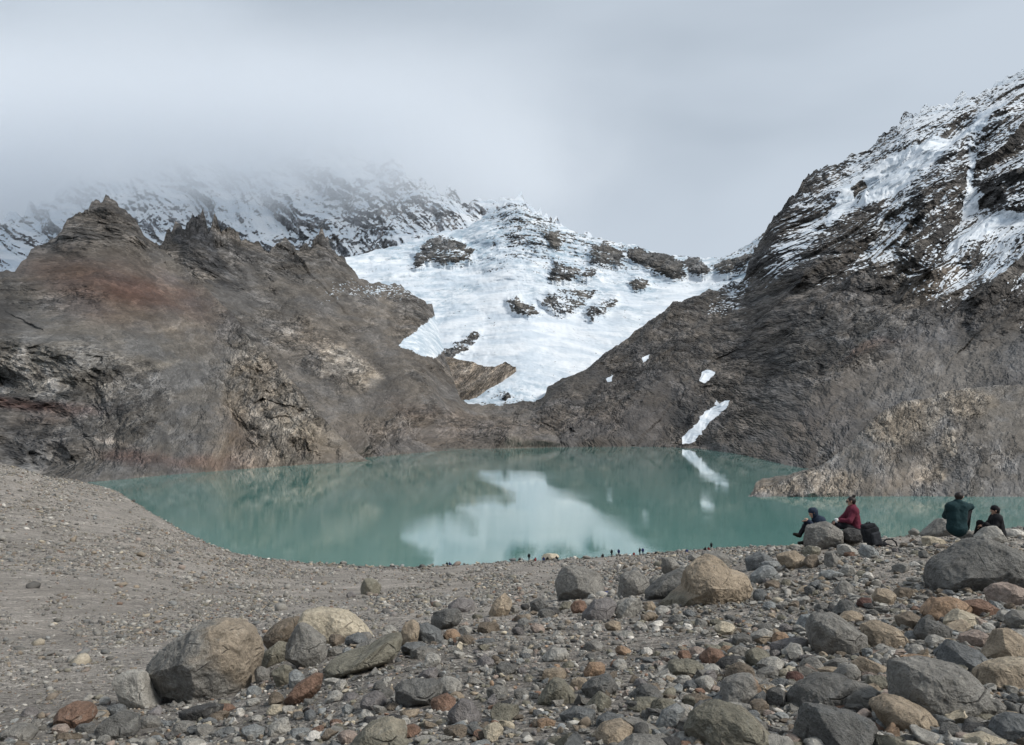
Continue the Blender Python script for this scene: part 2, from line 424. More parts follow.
    for k, (f, dz) in enumerate(((0.06, 0.10), (0.18, 0.35), (back, 0.95))):
        b = top.copy(); b[:, 1] += top[:, 1]*f
        b[:, 0] += top[:, 0]*f
        b[:, 2] = top[:, 2]-(top[:, 2]+40)*dz
        layers.append(b[None]); cl.append(C[-1:]); sl.append(S[-1:]); fl.append(SF[-1:]+np.array([0, top[:, 1].mean()*f, 0])); il.append(IC[-1:]); gl.append(crag[-1:])
    V = np.concatenate(layers, 0); C = np.concatenate(cl, 0); S = np.concatenate(sl, 0); FL = np.concatenate(fl, 0); IL = np.concatenate(il, 0)
    o = mesh_from(name, V.reshape(-1, 3), grid_faces(V.shape[0], nx), mrock(unit), C.reshape(-1, 3).clip(0.01, 0.9), {'Snow': S.ravel(), 'Ice': IL.ravel(), 'Crag': np.concatenate(gl, 0).ravel()}, vecs={'Surf': FL.reshape(-1, 3)})
    tag(o, label, name.replace('_', ' ').split()[-1], kind=kind)
    return o

ZERO = lambda *a: np.zeros(a[0].shape)

# --- far snowy wall under the cloud
def snow_far(X, row, wx, wr, up, P, r):
    n = fbm((P[0]+P[2]*0.5, P[1], P[2]*0.35), 150, 6, 0.62, True, 31)
    s = 0.94 + (up-0.45)*1.1 - n*0.42
    s = s + sstep(262, 300, row)*0.25
    s = s - 0.16*np.exp(-(((wx-165)/35)**2+((wr-220)/22)**2)) - 0.22*np.exp(-(((wx-320)/60)**2+((wr-250)/22)**2))
    s = s - 0.30*np.exp(-(((wx-400)/55)**2+((wr-215)/32)**2)) + 0.3*np.exp(-(((wx-250)/32)**2+((wr-225)/16)**2))
    return s
mass('snow_mountain', -260, 780, 1000, 210,
     [(-260, 170), (0, 214), (40, 204), (70, 182), (130, 172), (200, 150), (240, 160), (300, 150), (350, 150), (380, 160), (395, 148), (410, 172), (425, 180), (436, 192), (450, 184), (462, 198), (476, 196), (490, 207), (505, 200), (522, 200), (545, 222), (575, 232), (640, 262), (780, 300)],
     [(-260, 330), (300, 330), (420, 300), (560, 300), (780, 330)],
     [(-260, 4700), (300, 5000), (520, 4700), (780, 4300)], [(-260, 3800), (300, 4100), (520, 4100), (780, 3900)],
     1.0, 16, 30, (150, 0.8), (0.15, 0.152, 0.165), (), (), snow_far, 41.0, shore=False, grey=.5, unit=3.0, label= 'snow streaked rock wall rising into the cloud', shear=0.4, skirt=10, pinch=0.02)

# --- glacier basin
NUN = [[(418, 252), (424, 241), (440, 235), (456, 238), (462, 244), (474, 250), (472, 258), (455, 264), (436, 261), (422, 266), (414, 268)],
       [(508, 299), (514, 296), (528, 303), (541, 312), (530, 316), (514, 309)],
       [(541, 300), (556, 292), (578, 288), (597, 290), (588, 300), (566, 315), (552, 312)],
       [(583, 314), (596, 304), (617, 297), (616, 304), (602, 315), (592, 319)],
       [(549, 276), (556, 262), (572, 266), (594, 272), (590, 277), (566, 279), (551, 281)],
       [(592, 248), (606, 241), (618, 252), (626, 257), (620, 264), (604, 262), (592, 264)],
       [(626, 250), (640, 247), (655, 253), (672, 254), (682, 264), (686, 275), (670, 280), (655, 268), (640, 262), (628, 257)],
       [(684, 262), (693, 257), (704, 262), (709, 272), (700, 276), (690, 272)],
       [(711, 265), (722, 259), (742, 256), (760, 250), (742, 268), (720, 272)],
       [(628, 283), (634, 276), (650, 279), (641, 289), (632, 289)],
       [(544, 238), (552, 232), (560, 240), (552, 246)],
       [(500, 398), (506, 392), (512, 396), (506, 402)],
       [(438, 366), (443, 352), (462, 342), (478, 331), (482, 336), (470, 348), (450, 362)]]
def glacier_relief(X, row, wx, wr, P):
    r = 0
    for i, p in enumerate(NUN):
        sd = poly_sd(X+(wx-X)*.5, row+(wr-row)*.5, p)
        r = r + sstep(-6, 7, sd)*(95 if i != 12 else 40)
    steps = fbm((P[0]*0.5, P[1], P[2]), 130, 5, 0.6, False, 51)
    return r + steps*60 + facets(P[0]*0.6, P[2], 60, 55)*0.5*sstep(310, 270, row) + 16*np.sin((row*0.26+steps*9)+X*0.02)*sstep(290, 250, row)
def ice_gl(X, row, wx, wr, P):
    c1 = fbm((P[0]*0.45+P[2]*.3, P[1], P[2]*1.3), 75, 5, 0.6, True, 101); c2 = fbm((P[0]*.8-P[2]*.5, P[1], P[2]*1.2), 40, 4, 0.6, True, 103)
    big = fbm(P, 260, 3, 0.5, False, 105)
    a = sstep(0.38, 0.68, c1)*sstep(-.15, .25, big+.12)*(0.3+0.65*sstep(345, 300, row)) + sstep(0.42, 0.7, c2)*0.6*sstep(300, 260, row)
    a = a + 0.7*sstep(355, 400, row)*sstep(0.2, 0.6, c1)
    return np.clip(a*0.85, 0, 1)
def snow_gl(X, row, wx, wr, up, P, r):
    s = np.full(row.shape, 1.25)
    lx = X+(wx-X)*.5; lr = row+(wr-row)*.5
    for i, p in enumerate(NUN):
        frost = 0.36 if i in (2, 4, 5, 8, 3) else 0.22
        s = np.minimum(s, 1.25 - sstep(-2.5, 2.0, poly_sd(lx, lr, p))*(1.15-frost*1.5))
    nn = fbm(P, 90, 5, 0.65, True, 61)
    s = s + (up-0.75)*0.25
    s = s - sstep(300, 225, row)*sstep(0.05, 0.5, nn)*0.50*sstep(470, 520, X)
    crev = fbm((P[0]*0.5+P[1]*0.15, P[1]*1.2, P[2]*1.5), 60, 4, 0.6, True, 66)
    s = s - sstep(0.45, 0.75, crev)*0.32
    s = s - 0.75*sstep(382, 408, row+ (X-490)*0.12)*sstep(0.1, 0.45, fbm(P, 30, 4, .6, True, 77))*sstep(560, 500, X)*0.5
    return s
mass('glacier', 330, 800, 760, 430,
     [(330, 262), (400, 243), (418, 238), (440, 232), (470, 226), (490, 212), (505, 205), (522, 203), (535, 214), (558, 224), (580, 233), (606, 240), (640, 247), (670, 254), (690, 257), (720, 259), (742, 248), (765, 234), (800, 225)],
     [(330, 420), (400, 412), (455, 404), (500, 404), (520, 403), (560, 408), (640, 420), (800, 425)],
     [(330, 3500), (470, 3900), (560, 3700), (800, 3300)], [(330, 1750), (455, 1800), (560, 1750), (640, 1600), (800, 1700)],
     0.9, 3.2, 22, (90, 0.30), (0.10, 0.098, 0.095), (), (), snow_gl, 11.0, shore=False, tint=0.85, grey=0.6, unit=1.6, ice=ice_gl, label= 'white glacier with dark rock outcrops pouring towards the lake', relief_fn=glacier_relief, skirt=6, pinch=0.05,
     rmask=lambda x, r: 0.5+0.7*sstep(300, 240, r))

# --- jagged ridge beyond the first hill (left), runs down to the far shore
SNB1 = [(399, 346), (411, 334), (430, 320), (434, 312), (450, 318), (470, 330), (480, 331), (462, 342), (443, 352), (437, 358), (422, 356)]
SNB2 = [(455, 356), (483, 366), (515, 365), (492, 384), (463, 402), (500, 405), (560, 402), (560, 340), (481, 333)]
def snow_b(X, row, wx, wr, up, P, r):
    lx = X+(wx-X)*.2; lr = row+(wr-row)*.2
    s = np.full(row.shape, -0.6)
    w = poly_sd(lx, lr, SNB1)
    s = np.maximum(s, -0.6+1.7*sstep(-2, 2, w))
    w = poly_sd(lx, lr, SNB2)
    s = np.maximum(s, -0.6+1.7*sstep(-2, 2, w))
    s = np.maximum(s, 0.33*np.exp(-(((wx-385)/55)**2+((wr-292)/9)**2)) + 0.1)
    return np.where(s < 0.12, -0.6, s)
TANL = (0.215, 0.175, 0.135); RUST = (0.105, 0.054, 0.040)
mass('rocky_ridge', 100, 600, 900, 520,
     [(100, 270), (140, 246), (160, 240), (172, 231), (184, 222), (192, 217), (198, 208), (203, 209), (209, 222), (214, 219), (222, 231), (232, 233), (243, 241), (258, 238), (268, 243), (281, 237), (292, 246), (304, 242), (316, 238), (324, 236), (331, 250), (345, 262), (360, 273), (372, 279), (392, 283), (404, 287), (420, 298), (432, 303), (436, 316), (440, 335), (446, 356), (452, 378), (462, 399), (480, 404), (500, 403), (516, 405), (530, 409), (545, 420), (575, 437), (600, 444)],
     [(100, 474), (200, 472), (300, 465), (350, 461), (400, 455), (450, 450), (560, 447), (600, 446.5)],
     [(100, 1500), (198, 1650), (330, 1900), (430, 1900), (480, 1750), (515, 1600), (545, 1300), (600, 1160)], [(100, 700), (300, 690), (400, 860), (450, 1000), (560, 1112), (600, 1130)],
     1.25, 13, 15, (62, 0.85), (0.115, 0.102, 0.090),
     [('blob', (300, 262, 90, 30, -18), (0.085, 0.078, 0.072), .8), ('poly', [(165, 232), (198, 206), (212, 224), (225, 260), (242, 292), (215, 290), (185, 255)], (0.040, 0.042, 0.048), .95),
      ('blob', (395, 325, 35, 30, 0), (0.14, 0.12, 0.10), .8), ('blob', (265, 300, 60, 40, -40), (0.105, 0.097, 0.09), .7),
      ('poly', [(318, 350), (345, 343), (368, 360), (382, 378), (360, 388), (338, 372), (318, 366)], (0.30, 0.25, 0.19), .9, 5),
      ('poly', [(270, 330), (310, 318), (340, 345), (320, 350), (285, 345)], (0.19, 0.155, 0.12), .7, 8),
      ('blob', (380, 410, 90, 16, -8), (0.135, 0.115, 0.095), .8), ('blob', (460, 430, 110, 14, 0), (0.16, 0.125, 0.10), .8), ('blob', (430, 410, 50, 8, -10), (0.09, 0.065, 0.05), .7),
      ('blob', (300, 390, 60, 45, -45), (0.14, 0.125, 0.11), .7), ('blob', (335, 445, 60, 18, 0), (0.13, 0.105, 0.085), .7)],
     [([(165, 232), (198, 206), (212, 224), (225, 260), (242, 292), (215, 290), (185, 255)], 45, 8),
      ([(318, 350), (345, 343), (368, 360), (382, 378), (360, 388), (338, 372), (318, 366)], 26, 6),
      ],
     snow_b, 5.0, tint=0.86, grey=0.4, cragf=lambda x, r: -0.26+0.75*sstep(290, 255, r)+0.6*gb(x, r, 345, 362, 40, 22, -30)+0.5*gb(x, r, 290, 335, 35, 18, -30)+0.4*gb(x, r, 415, 320, 25, 25)+0.3*gb(x, r, 460, 425, 120, 14), unit=0.75, ice=lambda X, row, wx, wr, P: 0.75*sstep(.1, .5, fbm((P[0]*.5, P[1], P[2]*1.5), 60, 5, .6, True, 3)), label='dark jagged ridge sloping down to the far shore', shear=0.55, aniso=(1.25, 0.8, 0.6), skirt=6, pinch=0.10,
     jagmask=[(100, .5), (150, .7), (190, 1.8), (215, 1.8), (240, 1.2), (320, 1.7), (335, .8), (440, .6), (480, .4), (600, .2)],
     rmask=lambda x, r: (0.40+0.8*sstep(300, 255, r)*sstep(180, 260, x)+0.35*sstep(400, 440, r))*(1-sstep(-14, -4, np.maximum(poly_sd(x, r, SNB1), poly_sd(x, r, SNB2))))+0.03)

mass('rock_knoll', 402, 516, 260, 150,
     [(402, 373), (412, 366), (430, 357), (445, 355), (460, 359), (472, 363), (484, 367), (496, 366), (506, 363), (516, 367)],
     [(402, 384), (412, 396), (430, 402), (450, 405), (463, 403), (475, 396), (492, 386), (505, 375), (516, 368.5)],
     [(402, 2000), (460, 2330), (484, 2190), (516, 2170)], [(402, 1700), (450, 1780), (463, 1790), (475, 1870), (492, 1970), (505, 2080), (516, 2160)],
     1.0, 2.0, 12, (24, 0.5), (0.175, 0.148, 0.12), [('blob', (440, 380, 30, 8, 10), (0.13, 0.10, 0.08), .6)], [],
     lambda X, row, wx, wr, up, P, r: np.full(row.shape, -1.0), 23.0, tint=0.9, unit=0.8, shore=False, label='low tan rock slab at the snout of the glacier', skirt=8, pinch=0.1, back=0.1)

# --- first hill on the left
mass('rocky_hill', -420, 358, 1000, 600,
     [(-420, 330), (-200, 300), (-60, 285), (0, 271), (12, 270), (22, 263), (32, 250), (48, 243), (62, 231), (66, 221), (78, 212), (88, 208), (98, 203), (107, 197), (114, 203), (124, 213), (134, 221), (146, 236), (158, 246), (172, 258), (190, 272), (205, 286), (225, 306), (240, 322), (252, 343), (266, 352), (280, 366), (298, 388), (318, 412), (335, 430), (345, 441), (352, 455), (358, 464)],
     [(-420, 500), (-60, 492), (60, 485), (110, 482), (150, 478), (200, 473), (250, 469), (300, 465), (345, 461), (358, 461)],
     [(-420, 900), (0, 1000), (107, 1250), (200, 1200), (260, 1000), (300, 840), (345, 735), (358, 722)], [(-420, 470), (60, 470), (110, 490), (150, 530), (200, 570), (250, 615), (300, 668), (345, 705), (358, 718)],
     1.15, 5.0, 18, (58, 1.0), (0.115, 0.108, 0.10),
     [('blob', (105, 225, 62, 26, -10), (0.070, 0.064, 0.060), .95), ('blob', (125, 292, 85, 24, -14), RUST, .95), ('blob', (60, 272, 50, 14, -5), (0.09, 0.06, 0.045), .8),
      ('blob', (160, 325, 60, 14, -20), (0.10, 0.075, 0.055), .8), ('blob', (10, 400, 70, 6, -3), (0.12, 0.06, 0.05), .95), ('blob', (45, 410, 40, 9, 12), (0.10, 0.065, 0.055), .6),
      ('blob', (20, 435, 60, 20, 0), (0.055, 0.052, 0.05), .85), ('blob', (0, 310, 16, 45, 0), (0.045, 0.042, 0.04), .85),
      ('blob', (195, 370, 70, 45, -35), (0.120, 0.113, 0.104), .8), ('blob', (180, 420, 60, 26, -10), (0.125, 0.12, 0.115), .8),
      ('blob', (50, 365, 60, 30, 0), (0.125, 0.118, 0.105), .6), ('blob', (22, 362, 7, 18, -15), (0.27, 0.26, 0.25), .9), ('blob', (43, 378, 6, 13, -20), (0.25, 0.24, 0.23), .9),
      ('blob', (165, 330, 22, 3, 8), (0.20, 0.17, 0.14), .7), ('blob', (155, 366, 20, 3, 5), (0.25, 0.23, 0.20), .8), ('poly', [(88, 436), (108, 438), (128, 447), (140, 452), (126, 450), (104, 442)], (0.38, 0.33, 0.29), .9, 2),
      ('blob', (128, 460, 40, 8, -10), (0.13, 0.075, 0.06), .7),
      ('poly', [(232, 352), (252, 342), (268, 352), (285, 372), (300, 392), (320, 414), (345, 440), (350, 462), (250, 468), (205, 472), (212, 420), (228, 385)], (0.200, 0.170, 0.135), .8, 12),
      ('blob', (240, 440, 24, 30, 0), (0.15, 0.112, 0.085), .8), ('blob', (285, 430, 26, 22, -30), (0.22, 0.19, 0.15), .7), ('blob', (310, 450, 35, 12, -10), (0.19, 0.155, 0.12), .8),
      ('blob', (200, 462, 50, 7, 0), (0.15, 0.09, 0.07), .6)],
     [([(-20, 330), (30, 300), (80, 318), (110, 352), (70, 395), (0, 398), (-60, 390)], 22, 9),
      ([(62, 231), (78, 212), (107, 197), (140, 230), (170, 262), (120, 250), (70, 250)], 24, 9),
      ([(232, 352), (252, 342), (268, 352), (285, 372), (300, 392), (320, 414), (345, 440), (300, 455), (250, 440), (228, 385)], 18, 9)],
     lambda X, row, wx, wr, up, P, r: np.full(row.shape, -1.0), 3.0, cragf=lambda x, r: -0.28+0.8*sstep(262, 235, r)+0.85*gb(x, r, 30, 400, 85, 62)+0.75*gb(x, r, 270, 420, 50, 62, 30)+0.25*gb(x, r, 120, 290, 80, 20), tint=0.84, grey=0.2, unit=0.5, label='brown rocky hill with a rust band and a pointed summit', shear=0.35, aniso=(0.9, 0.9, 1.35), skirt=10, pinch=0.14,
     jagmask=[(-420, 1), (60, 1), (80, 1.5), (130, 1.2), (170, .6), (250, .5), (345, .2), (470, .1)],
     rmask=lambda x, r: 0.38+0.75*sstep(262, 235, r)+0.65*sstep(330, 350, r)*sstep(130, 90, x)+0.55*sstep(345, 380, r)*sstep(205, 235, x))

# --- mountain on the right with the far basin floor
DUST = [(700, 250), (746, 222), (800, 150), (870, 100), (1024, 0), (1240, -100), (1240, 360), (1024, 330), (960, 316), (900, 300), (860, 290), (800, 300), (740, 322), (700, 330)]
FIELDS = [[(862, 176), (880, 160), (905, 146), (940, 134), (966, 128), (985, 108), (1002, 104), (984, 132), (950, 148), (932, 164), (917, 168), (901, 184), (877, 197), (848, 204), (864, 186)],
          [(948, 236), (965, 228), (980, 208), (1024, 206), (1120, 200), (1120, 226), (1024, 224), (1000, 224), (980, 236), (966, 240), (948, 256)],
          [(826, 205), (838, 190), (848, 182), (852, 196), (838, 214), (822, 224)],
          [(964, 196), (970, 150), (978, 150), (972, 180), (980, 205), (962, 216)],
          [(700, 372), (708, 370), (716, 371), (714, 376), (706, 384), (700, 382)],
          [(681, 434), (694, 424), (706, 410), (724, 400), (730, 400), (726, 408), (710, 420), (700, 430), (688, 441), (681, 443)],
          [(640, 356), (648, 353), (649, 358), (642, 361)], [(606, 379), (613, 376), (613, 381), (607, 382)], [(714, 402), (717, 399), (720, 403), (716, 405)]]
DARK = [[(780, 290), (800, 262), (822, 222), (858, 200), (880, 196), (876, 226), (858, 252), (838, 268), (808, 284)],
        [(912, 182), (940, 156), (966, 146), (968, 184), (954, 220), (944, 252), (932, 274), (902, 260), (898, 244), (916, 212)],
        [(968, 172), (986, 130), (1003, 110), (1030, 104), (1120, 90), (1120, 196), (1024, 206), (1000, 205), (976, 186)],
        [(746, 272), (776, 219), (806, 180), (824, 178), (816, 204), (800, 232), (776, 262), (756, 276)],
        [(966, 300), (985, 280), (1030, 272), (1030, 300), (1010, 330), (972, 342)],
        [(968, 250), (984, 240), (978, 262), (966, 268)]]
def snow_c(X, row, wx, wr, up, P, r):
    lx = X+(wx-X)*.22; lr = row+(wr-row)*.22
    n = fbm((P[0], P[1], P[2]*0.7), 55, 6, 0.66, True, 81)
    low = poly_sd(wx, wr, DUST)
    s = 0.68*sstep(-6, 50, low) + 0.10*sstep(240, 120, row) - 0.10 + 0.30*fbm((P[0]-P[2]*.75, P[1], P[2]*.4), 60, 4, .6, False, 85)*sstep(-6, 30, low)
    s = s + (up-0.60)*1.3*sstep(-8, 10, low) - n*0.26*sstep(-10, 10, low)
    for k, p in enumerate(DARK):
        s = s - sstep(-5, 5, poly_sd(lx, lr, p))*(0.40 if k in (0, 4, 5) else 0.20 if k in (2, 3) else 0.28)
    for k, p in enumerate(FIELDS):
        w = 3.0 if k < 4 else 1.2
        s = np.maximum(s, -0.5+1.75*sstep(-w, w, poly_sd(lx if k < 4 else X+(wx-X)*.12, lr if k < 4 else row+(wr-row)*.12, p)))
    return s - 0.8*sstep(10, -12, low)*(s < 0.5)
mass('rocky_mountain', 380, 1330, 1350, 820,
     [(380, 449), (430, 440), (470, 418), (500, 404), (524, 402), (540, 398), (545, 396), (547, 386), (560, 380), (576, 373), (597, 363), (609, 351), (625, 339), (641, 327), (649, 319), (665, 311), (673, 302), (690, 297), (705, 293), (725, 284), (738, 277), (746, 272), (748, 264), (754, 253), (762, 240), (776, 219), (784, 207), (794, 193), (805, 180), (821, 167), (832, 161), (841, 157), (852, 154), (863, 150), (875, 147), (880, 139), (885, 133), (895, 124), (905, 116), (913, 113), (921, 109), (936, 107), (950, 102), (966, 93), (982, 92), (990, 87), (998, 80), (1010, 68), (1024, 64), (1100, 40), (1200, 30), (1330, 60)],
     [(380, 451), (470, 449.5), (560, 447), (640, 446.5), (690, 447.5), (720, 451), (745, 456), (770, 463), (790, 470), (820, 480), (900, 490), (1330, 510)],
     [(380, 1120), (470, 1500), (520, 1820), (560, 1850), (640, 2000), (700, 2200), (750, 2300), (850, 2300), (1024, 2200), (1330, 2000)], [(380, 1060), (470, 1080), (560, 1112), (640, 1125), (690, 1090), (745, 840), (790, 610), (820, 560), (900, 520), (1330, 480)],
     1.12, 8, 18, (75, 0.85), (0.088, 0.079, 0.072),
     [('blob', (640, 385, 130, 45, 22), (0.088, 0.076, 0.068), .6), ('blob', (600, 425, 140, 20, 4), (0.105, 0.087, 0.076), .7), ('blob', (480, 434, 70, 14, 0), (0.15, 0.125, 0.105), .8),
      ('blob', (820, 300, 60, 40, 40), (0.095, 0.08, 0.07), .6), ('blob', (930, 275, 26, 18, 30), (0.145, 0.11, 0.075), .7), ('blob', (905, 250, 25, 22, 30), (0.12, 0.105, 0.085), .6)] +
     [('poly', p, (0.055, 0.050, 0.048), .7, 5) for p in DARK] +
     [('poly', [(775, 345), (812, 300), (840, 310), (850, 345), (862, 300), (890, 315), (905, 345), (860, 365), (800, 375), (770, 370)], (0.052, 0.052, 0.052), .8, 8),
      ('blob', (865, 330, 10, 26, 15), (0.12, 0.11, 0.095), .7), ('blob', (950, 372, 110, 26, 20), (0.150, 0.142, 0.136), .9), ('blob', (930, 335, 50, 16, 30), (0.15, 0.145, 0.15), .6),
      ('blob', (800, 430, 70, 20, 25), (0.115, 0.095, 0.082), .8), ('blob', (700, 350, 40, 25, 20), (0.07, 0.065, 0.062), .7), ('blob', (675, 418, 12, 14, 0), (0.04, 0.04, 0.04), .8),
      ('blob', (870, 350, 30, 5, 20), (0.11, 0.07, 0.055), .8)],
     [(p, h, 8) for p, h in zip(DARK, (75, 90, 90, 50, 60, 20))] +
     [([(775, 345), (812, 300), (840, 310), (850, 345), (862, 300), (890, 315), (905, 345), (860, 365), (800, 375), (770, 370)], 45, 9),
      ([(640, 336), (690, 300), (740, 290), (700, 340), (720, 385), (690, 420), (640, 380), (620, 360)], 45, 12),
      ([(606, 352), (640, 336), (660, 400), (600, 405), (550, 395)], 35, 10)],
     snow_c, 9.0, tint=0.86, grey=0.45, cragf=lambda x, r: -0.10+0.65*sstep(320, 275, r)+0.75*gb(x, r, 835, 325, 85, 45, 20)-0.55*gb(x, r, 960, 370, 110, 26, 15)-0.35*gb(x, r, 800, 430, 90, 24, 20)+0.25*gb(x, r, 640, 360, 80, 40, 25)+0.4*gb(x, r, 985, 300, 40, 30), label='steep dark mountain dusted with snow towards its serrated crest', shear=-0.75, aniso=(1.2, 0.85, 0.75), skirt=7, pinch=0.05,
     jagmask=[(380, .1), (500, .35), (650, .5), (740, .8), (800, 1.3), (860, 1.1), (1330, 1.6)],
     rmask=lambda x, r: 0.62+0.5*sstep(350, 270, r)+0.05*sstep(760, 650, x)-0.40*sstep(330, 365, r)*sstep(850, 930, x)-0.25*sstep(390, 430, r)*sstep(700, 760, x))

# --- pale outcrop spit on the right shore
def spit_relief(X, row, wx, wr, P):
    q = (P[0]*0.8+P[2]*1.1, P[1]*0.5, P[2]*0.35-P[0]*0.25)
    return (fbm(q, 16, 5, 0.6, True, 91)-0.1)*3.5*(0.4+0.6*sstep(-0.2, 0.2, fbm(P, 45, 3, 0.6, False, 95)))
SP = [('poly', [(752, 493), (768, 484), (800, 474), (838, 468), (858, 478), (850, 492), (780, 497)], (0.27, 0.235, 0.195), .8, 4),
      ('poly', [(862, 430), (880, 410), (905, 402), (930, 396), (945, 410), (925, 440), (895, 445), (868, 440)], (0.205, 0.178, 0.145), .85, 5),
      ('poly', [(940, 395), (985, 388), (1000, 400), (985, 418), (950, 418)], (0.195, 0.17, 0.14), .85, 5), ('poly', [(945, 424), (956, 430), (962, 452), (952, 456), (943, 440)], (0.36, 0.32, 0.27), .9, 2),
      ('poly', [(934, 460), (942, 462), (950, 478), (940, 476)], (0.34, 0.30, 0.25), .9, 2), ('blob', (900, 478, 45, 12, 10), (0.22, 0.18, 0.14), .6), ('blob', (990, 450, 60, 30, 0), (0.135, 0.125, 0.115), .7),
      ('blob', (905, 455, 30, 10, 0), (0.10, 0.085, 0.07), .6)]
mass('shore_outcrop', 748, 1330, 800, 300,
     [(748, 497.5), (753, 493), (762, 489), (775, 484), (800, 474), (820, 466), (838, 452), (850, 444), (862, 428), (875, 416), (888, 408), (905, 401), (925, 397), (945, 391), (970, 388), (1000, 385), (1024, 384), (1330, 376)],
     [(748, 497.5), (800, 497), (900, 496), (1024, 497), (1330, 498)],
     [(748, 395), (800, 430), (860, 500), (940, 560), (1330, 600)], [(748, 388), (800, 390), (900, 393), (1024, 390), (1330, 386)],
     1.1, 2.6, 12, (19, 0.55), (0.135, 0.127, 0.118), SP,
     [(SP[1][1], 7, 5), (SP[2][1], 6, 5), (SP[3][1], 5, 3), (SP[4][1], 4, 3)],
     lambda X, row, wx, wr, up, P, r: np.full(row.shape, -1.0), 13.0, unit=0.28, tint=0.92, grey=0.1, cragf=lambda x, r: -0.22+0.6*gb(x, r, 905, 420, 50, 25)+0.6*gb(x, r, 965, 402, 35, 16)+0.7*gb(x, r, 800, 485, 60, 14, 8)+0.5*gb(x, r, 955, 438, 14, 22)+0.4*gb(x, r, 940, 468, 20, 12), label='pale tan slabby outcrop reaching into the lake', relief_fn=spit_relief, skirt=8, pinch=0.10, aniso=(1.0, 0.8, 1.0))

# ------------------------------------------------------------------ near ground
GP = {-260: ([(745, 7), (690, 13), (620, 36), (560, 80), (500, 180), (455, 330)], -48, 470),
      0: ([(745, 7), (715, 9.2), (680, 13.5), (620, 35), (560, 80), (520, 140), (500, 180), (456, 325)], -48, 440),
      60: ([(745, 7), (715, 9.1), (680, 13.3), (620, 36), (560, 85), (520, 160), (500, 240), (472, 400)], -48, 480),
      110: ([(745, 7), (715, 9), (680, 13.2), (620, 37), (560, 95), (520, 190), (500, 300), (484, 445)], -48, 540),
      145: ([(745, 6.8), (715, 9), (680, 13), (620, 37), (570, 90), (530, 180), (515, 260), (507, 345)], -46, 420),
      180: ([(745, 6.5), (715, 9), (680, 13), (620, 38), (580, 85), (555, 140), (540, 195), (528, 278)], -46, 340),
      220: ([(745, 6.2), (712, 8.6), (680, 12.5), (620, 40), (580, 100), (563, 165), (551, 229)], -46, 290),
      300: ([(745, 6), (700, 8), (660, 11), (632, 15), (618, 30), (600, 60), (585, 110), (573, 160), (564.5, 208)], -46, 270),
      400: ([(745, 5.2), (700, 6.7), (660, 9), (628, 14), (612, 28), (600, 60), (588, 100), (575, 160), (567, 204)], -46, 260),
      450: ([(745, 5.1), (700, 6.6), (655, 9.2), (622, 14), (609, 26), (599, 52), (588, 90), (574, 155), (565, 207)], -46, 260),
      500: ([(745, 5), (700, 6.5), (650, 9.5), (615, 14.5), (606, 24), (598, 45), (586, 80), (571, 150), (562, 211)], -46, 265),
      600: ([(745, 4.8), (700, 6.2), (650, 9), (607, 14.5), (600, 20), (592, 35), (580, 75), (566, 150), (557, 219)], -46, 270),
      700: ([(745, 4.7), (680, 7), (620, 11), (600, 13.5), (575, 19), (567, 30), (564, 60), (560, 120), (550, 231)], -46, 280),
      760: ([(745, 4.7), (680, 7), (620, 10.6), (600, 13), (575, 17), (556, 22), (554, 40), (555, 90), (550, 160), (545.5, 240)], -46, 290),
      820: ([(745, 4.7), (680, 7), (620, 10.3), (580, 14), (550, 19), (543, 22), (548, 45), (552, 100), (547, 236)], -46, 290),
      940: ([(745, 4.7), (680, 6.8), (620, 9.8), (580, 13.5), (540, 20), (533, 23), (545, 50), (550, 110), (543, 244)], -46, 300),
      1024: ([(745, 4.7), (680, 6.7), (620, 9.5), (570, 14.5), (533, 20.5), (526, 24), (545, 50), (550, 110), (540, 250)], -46, 300),
      1284: ([(745, 4.7), (680, 6.7), (620, 9.5), (570, 14.5), (533, 20.5), (522, 24), (545, 50), (550, 110), (540, 250)], -46, 300)}
LN0, LN1, NK = math.log(0.5), math.log(800), 700
_lg = np.linspace(LN0, LN1, NK); _gx = np.arange(-260, 1286, 4.0)
_cols = sorted(GP); _tab = []
for cx in _cols:
    pts, zend, dend = GP[cx]
    d = [0.5, 1.0] + [p[1] for p in pts] + [dend, 800]
    z = [-1.68, -1.7] + [-(p[0]-ROW_H)/F_PX*p[1] for p in pts] + [zend, zend-5]
    _tab.append(np.interp(np.exp(_lg), d, z))
_tab = np.array(_tab)
_T = np.stack([np.interp(_gx, _cols, _tab[:, k]) for k in range(NK)], 0)      # NK x len(gx)
def _smooth(a, sig, axis):
    r = int(sig*3); k = np.exp(-np.arange(-r, r+1)**2/(2*sig*sig)); k /= k.sum()
    pad = [(0, 0), (0, 0)]; pad[axis] = (r, r); b = np.pad(a, pad, mode='edge')
    return np.apply_along_axis(lambda v: np.convolve(v, k, 'valid'), axis, b)
_T = _smooth(_smooth(_T, 5, 0), 5, 1)

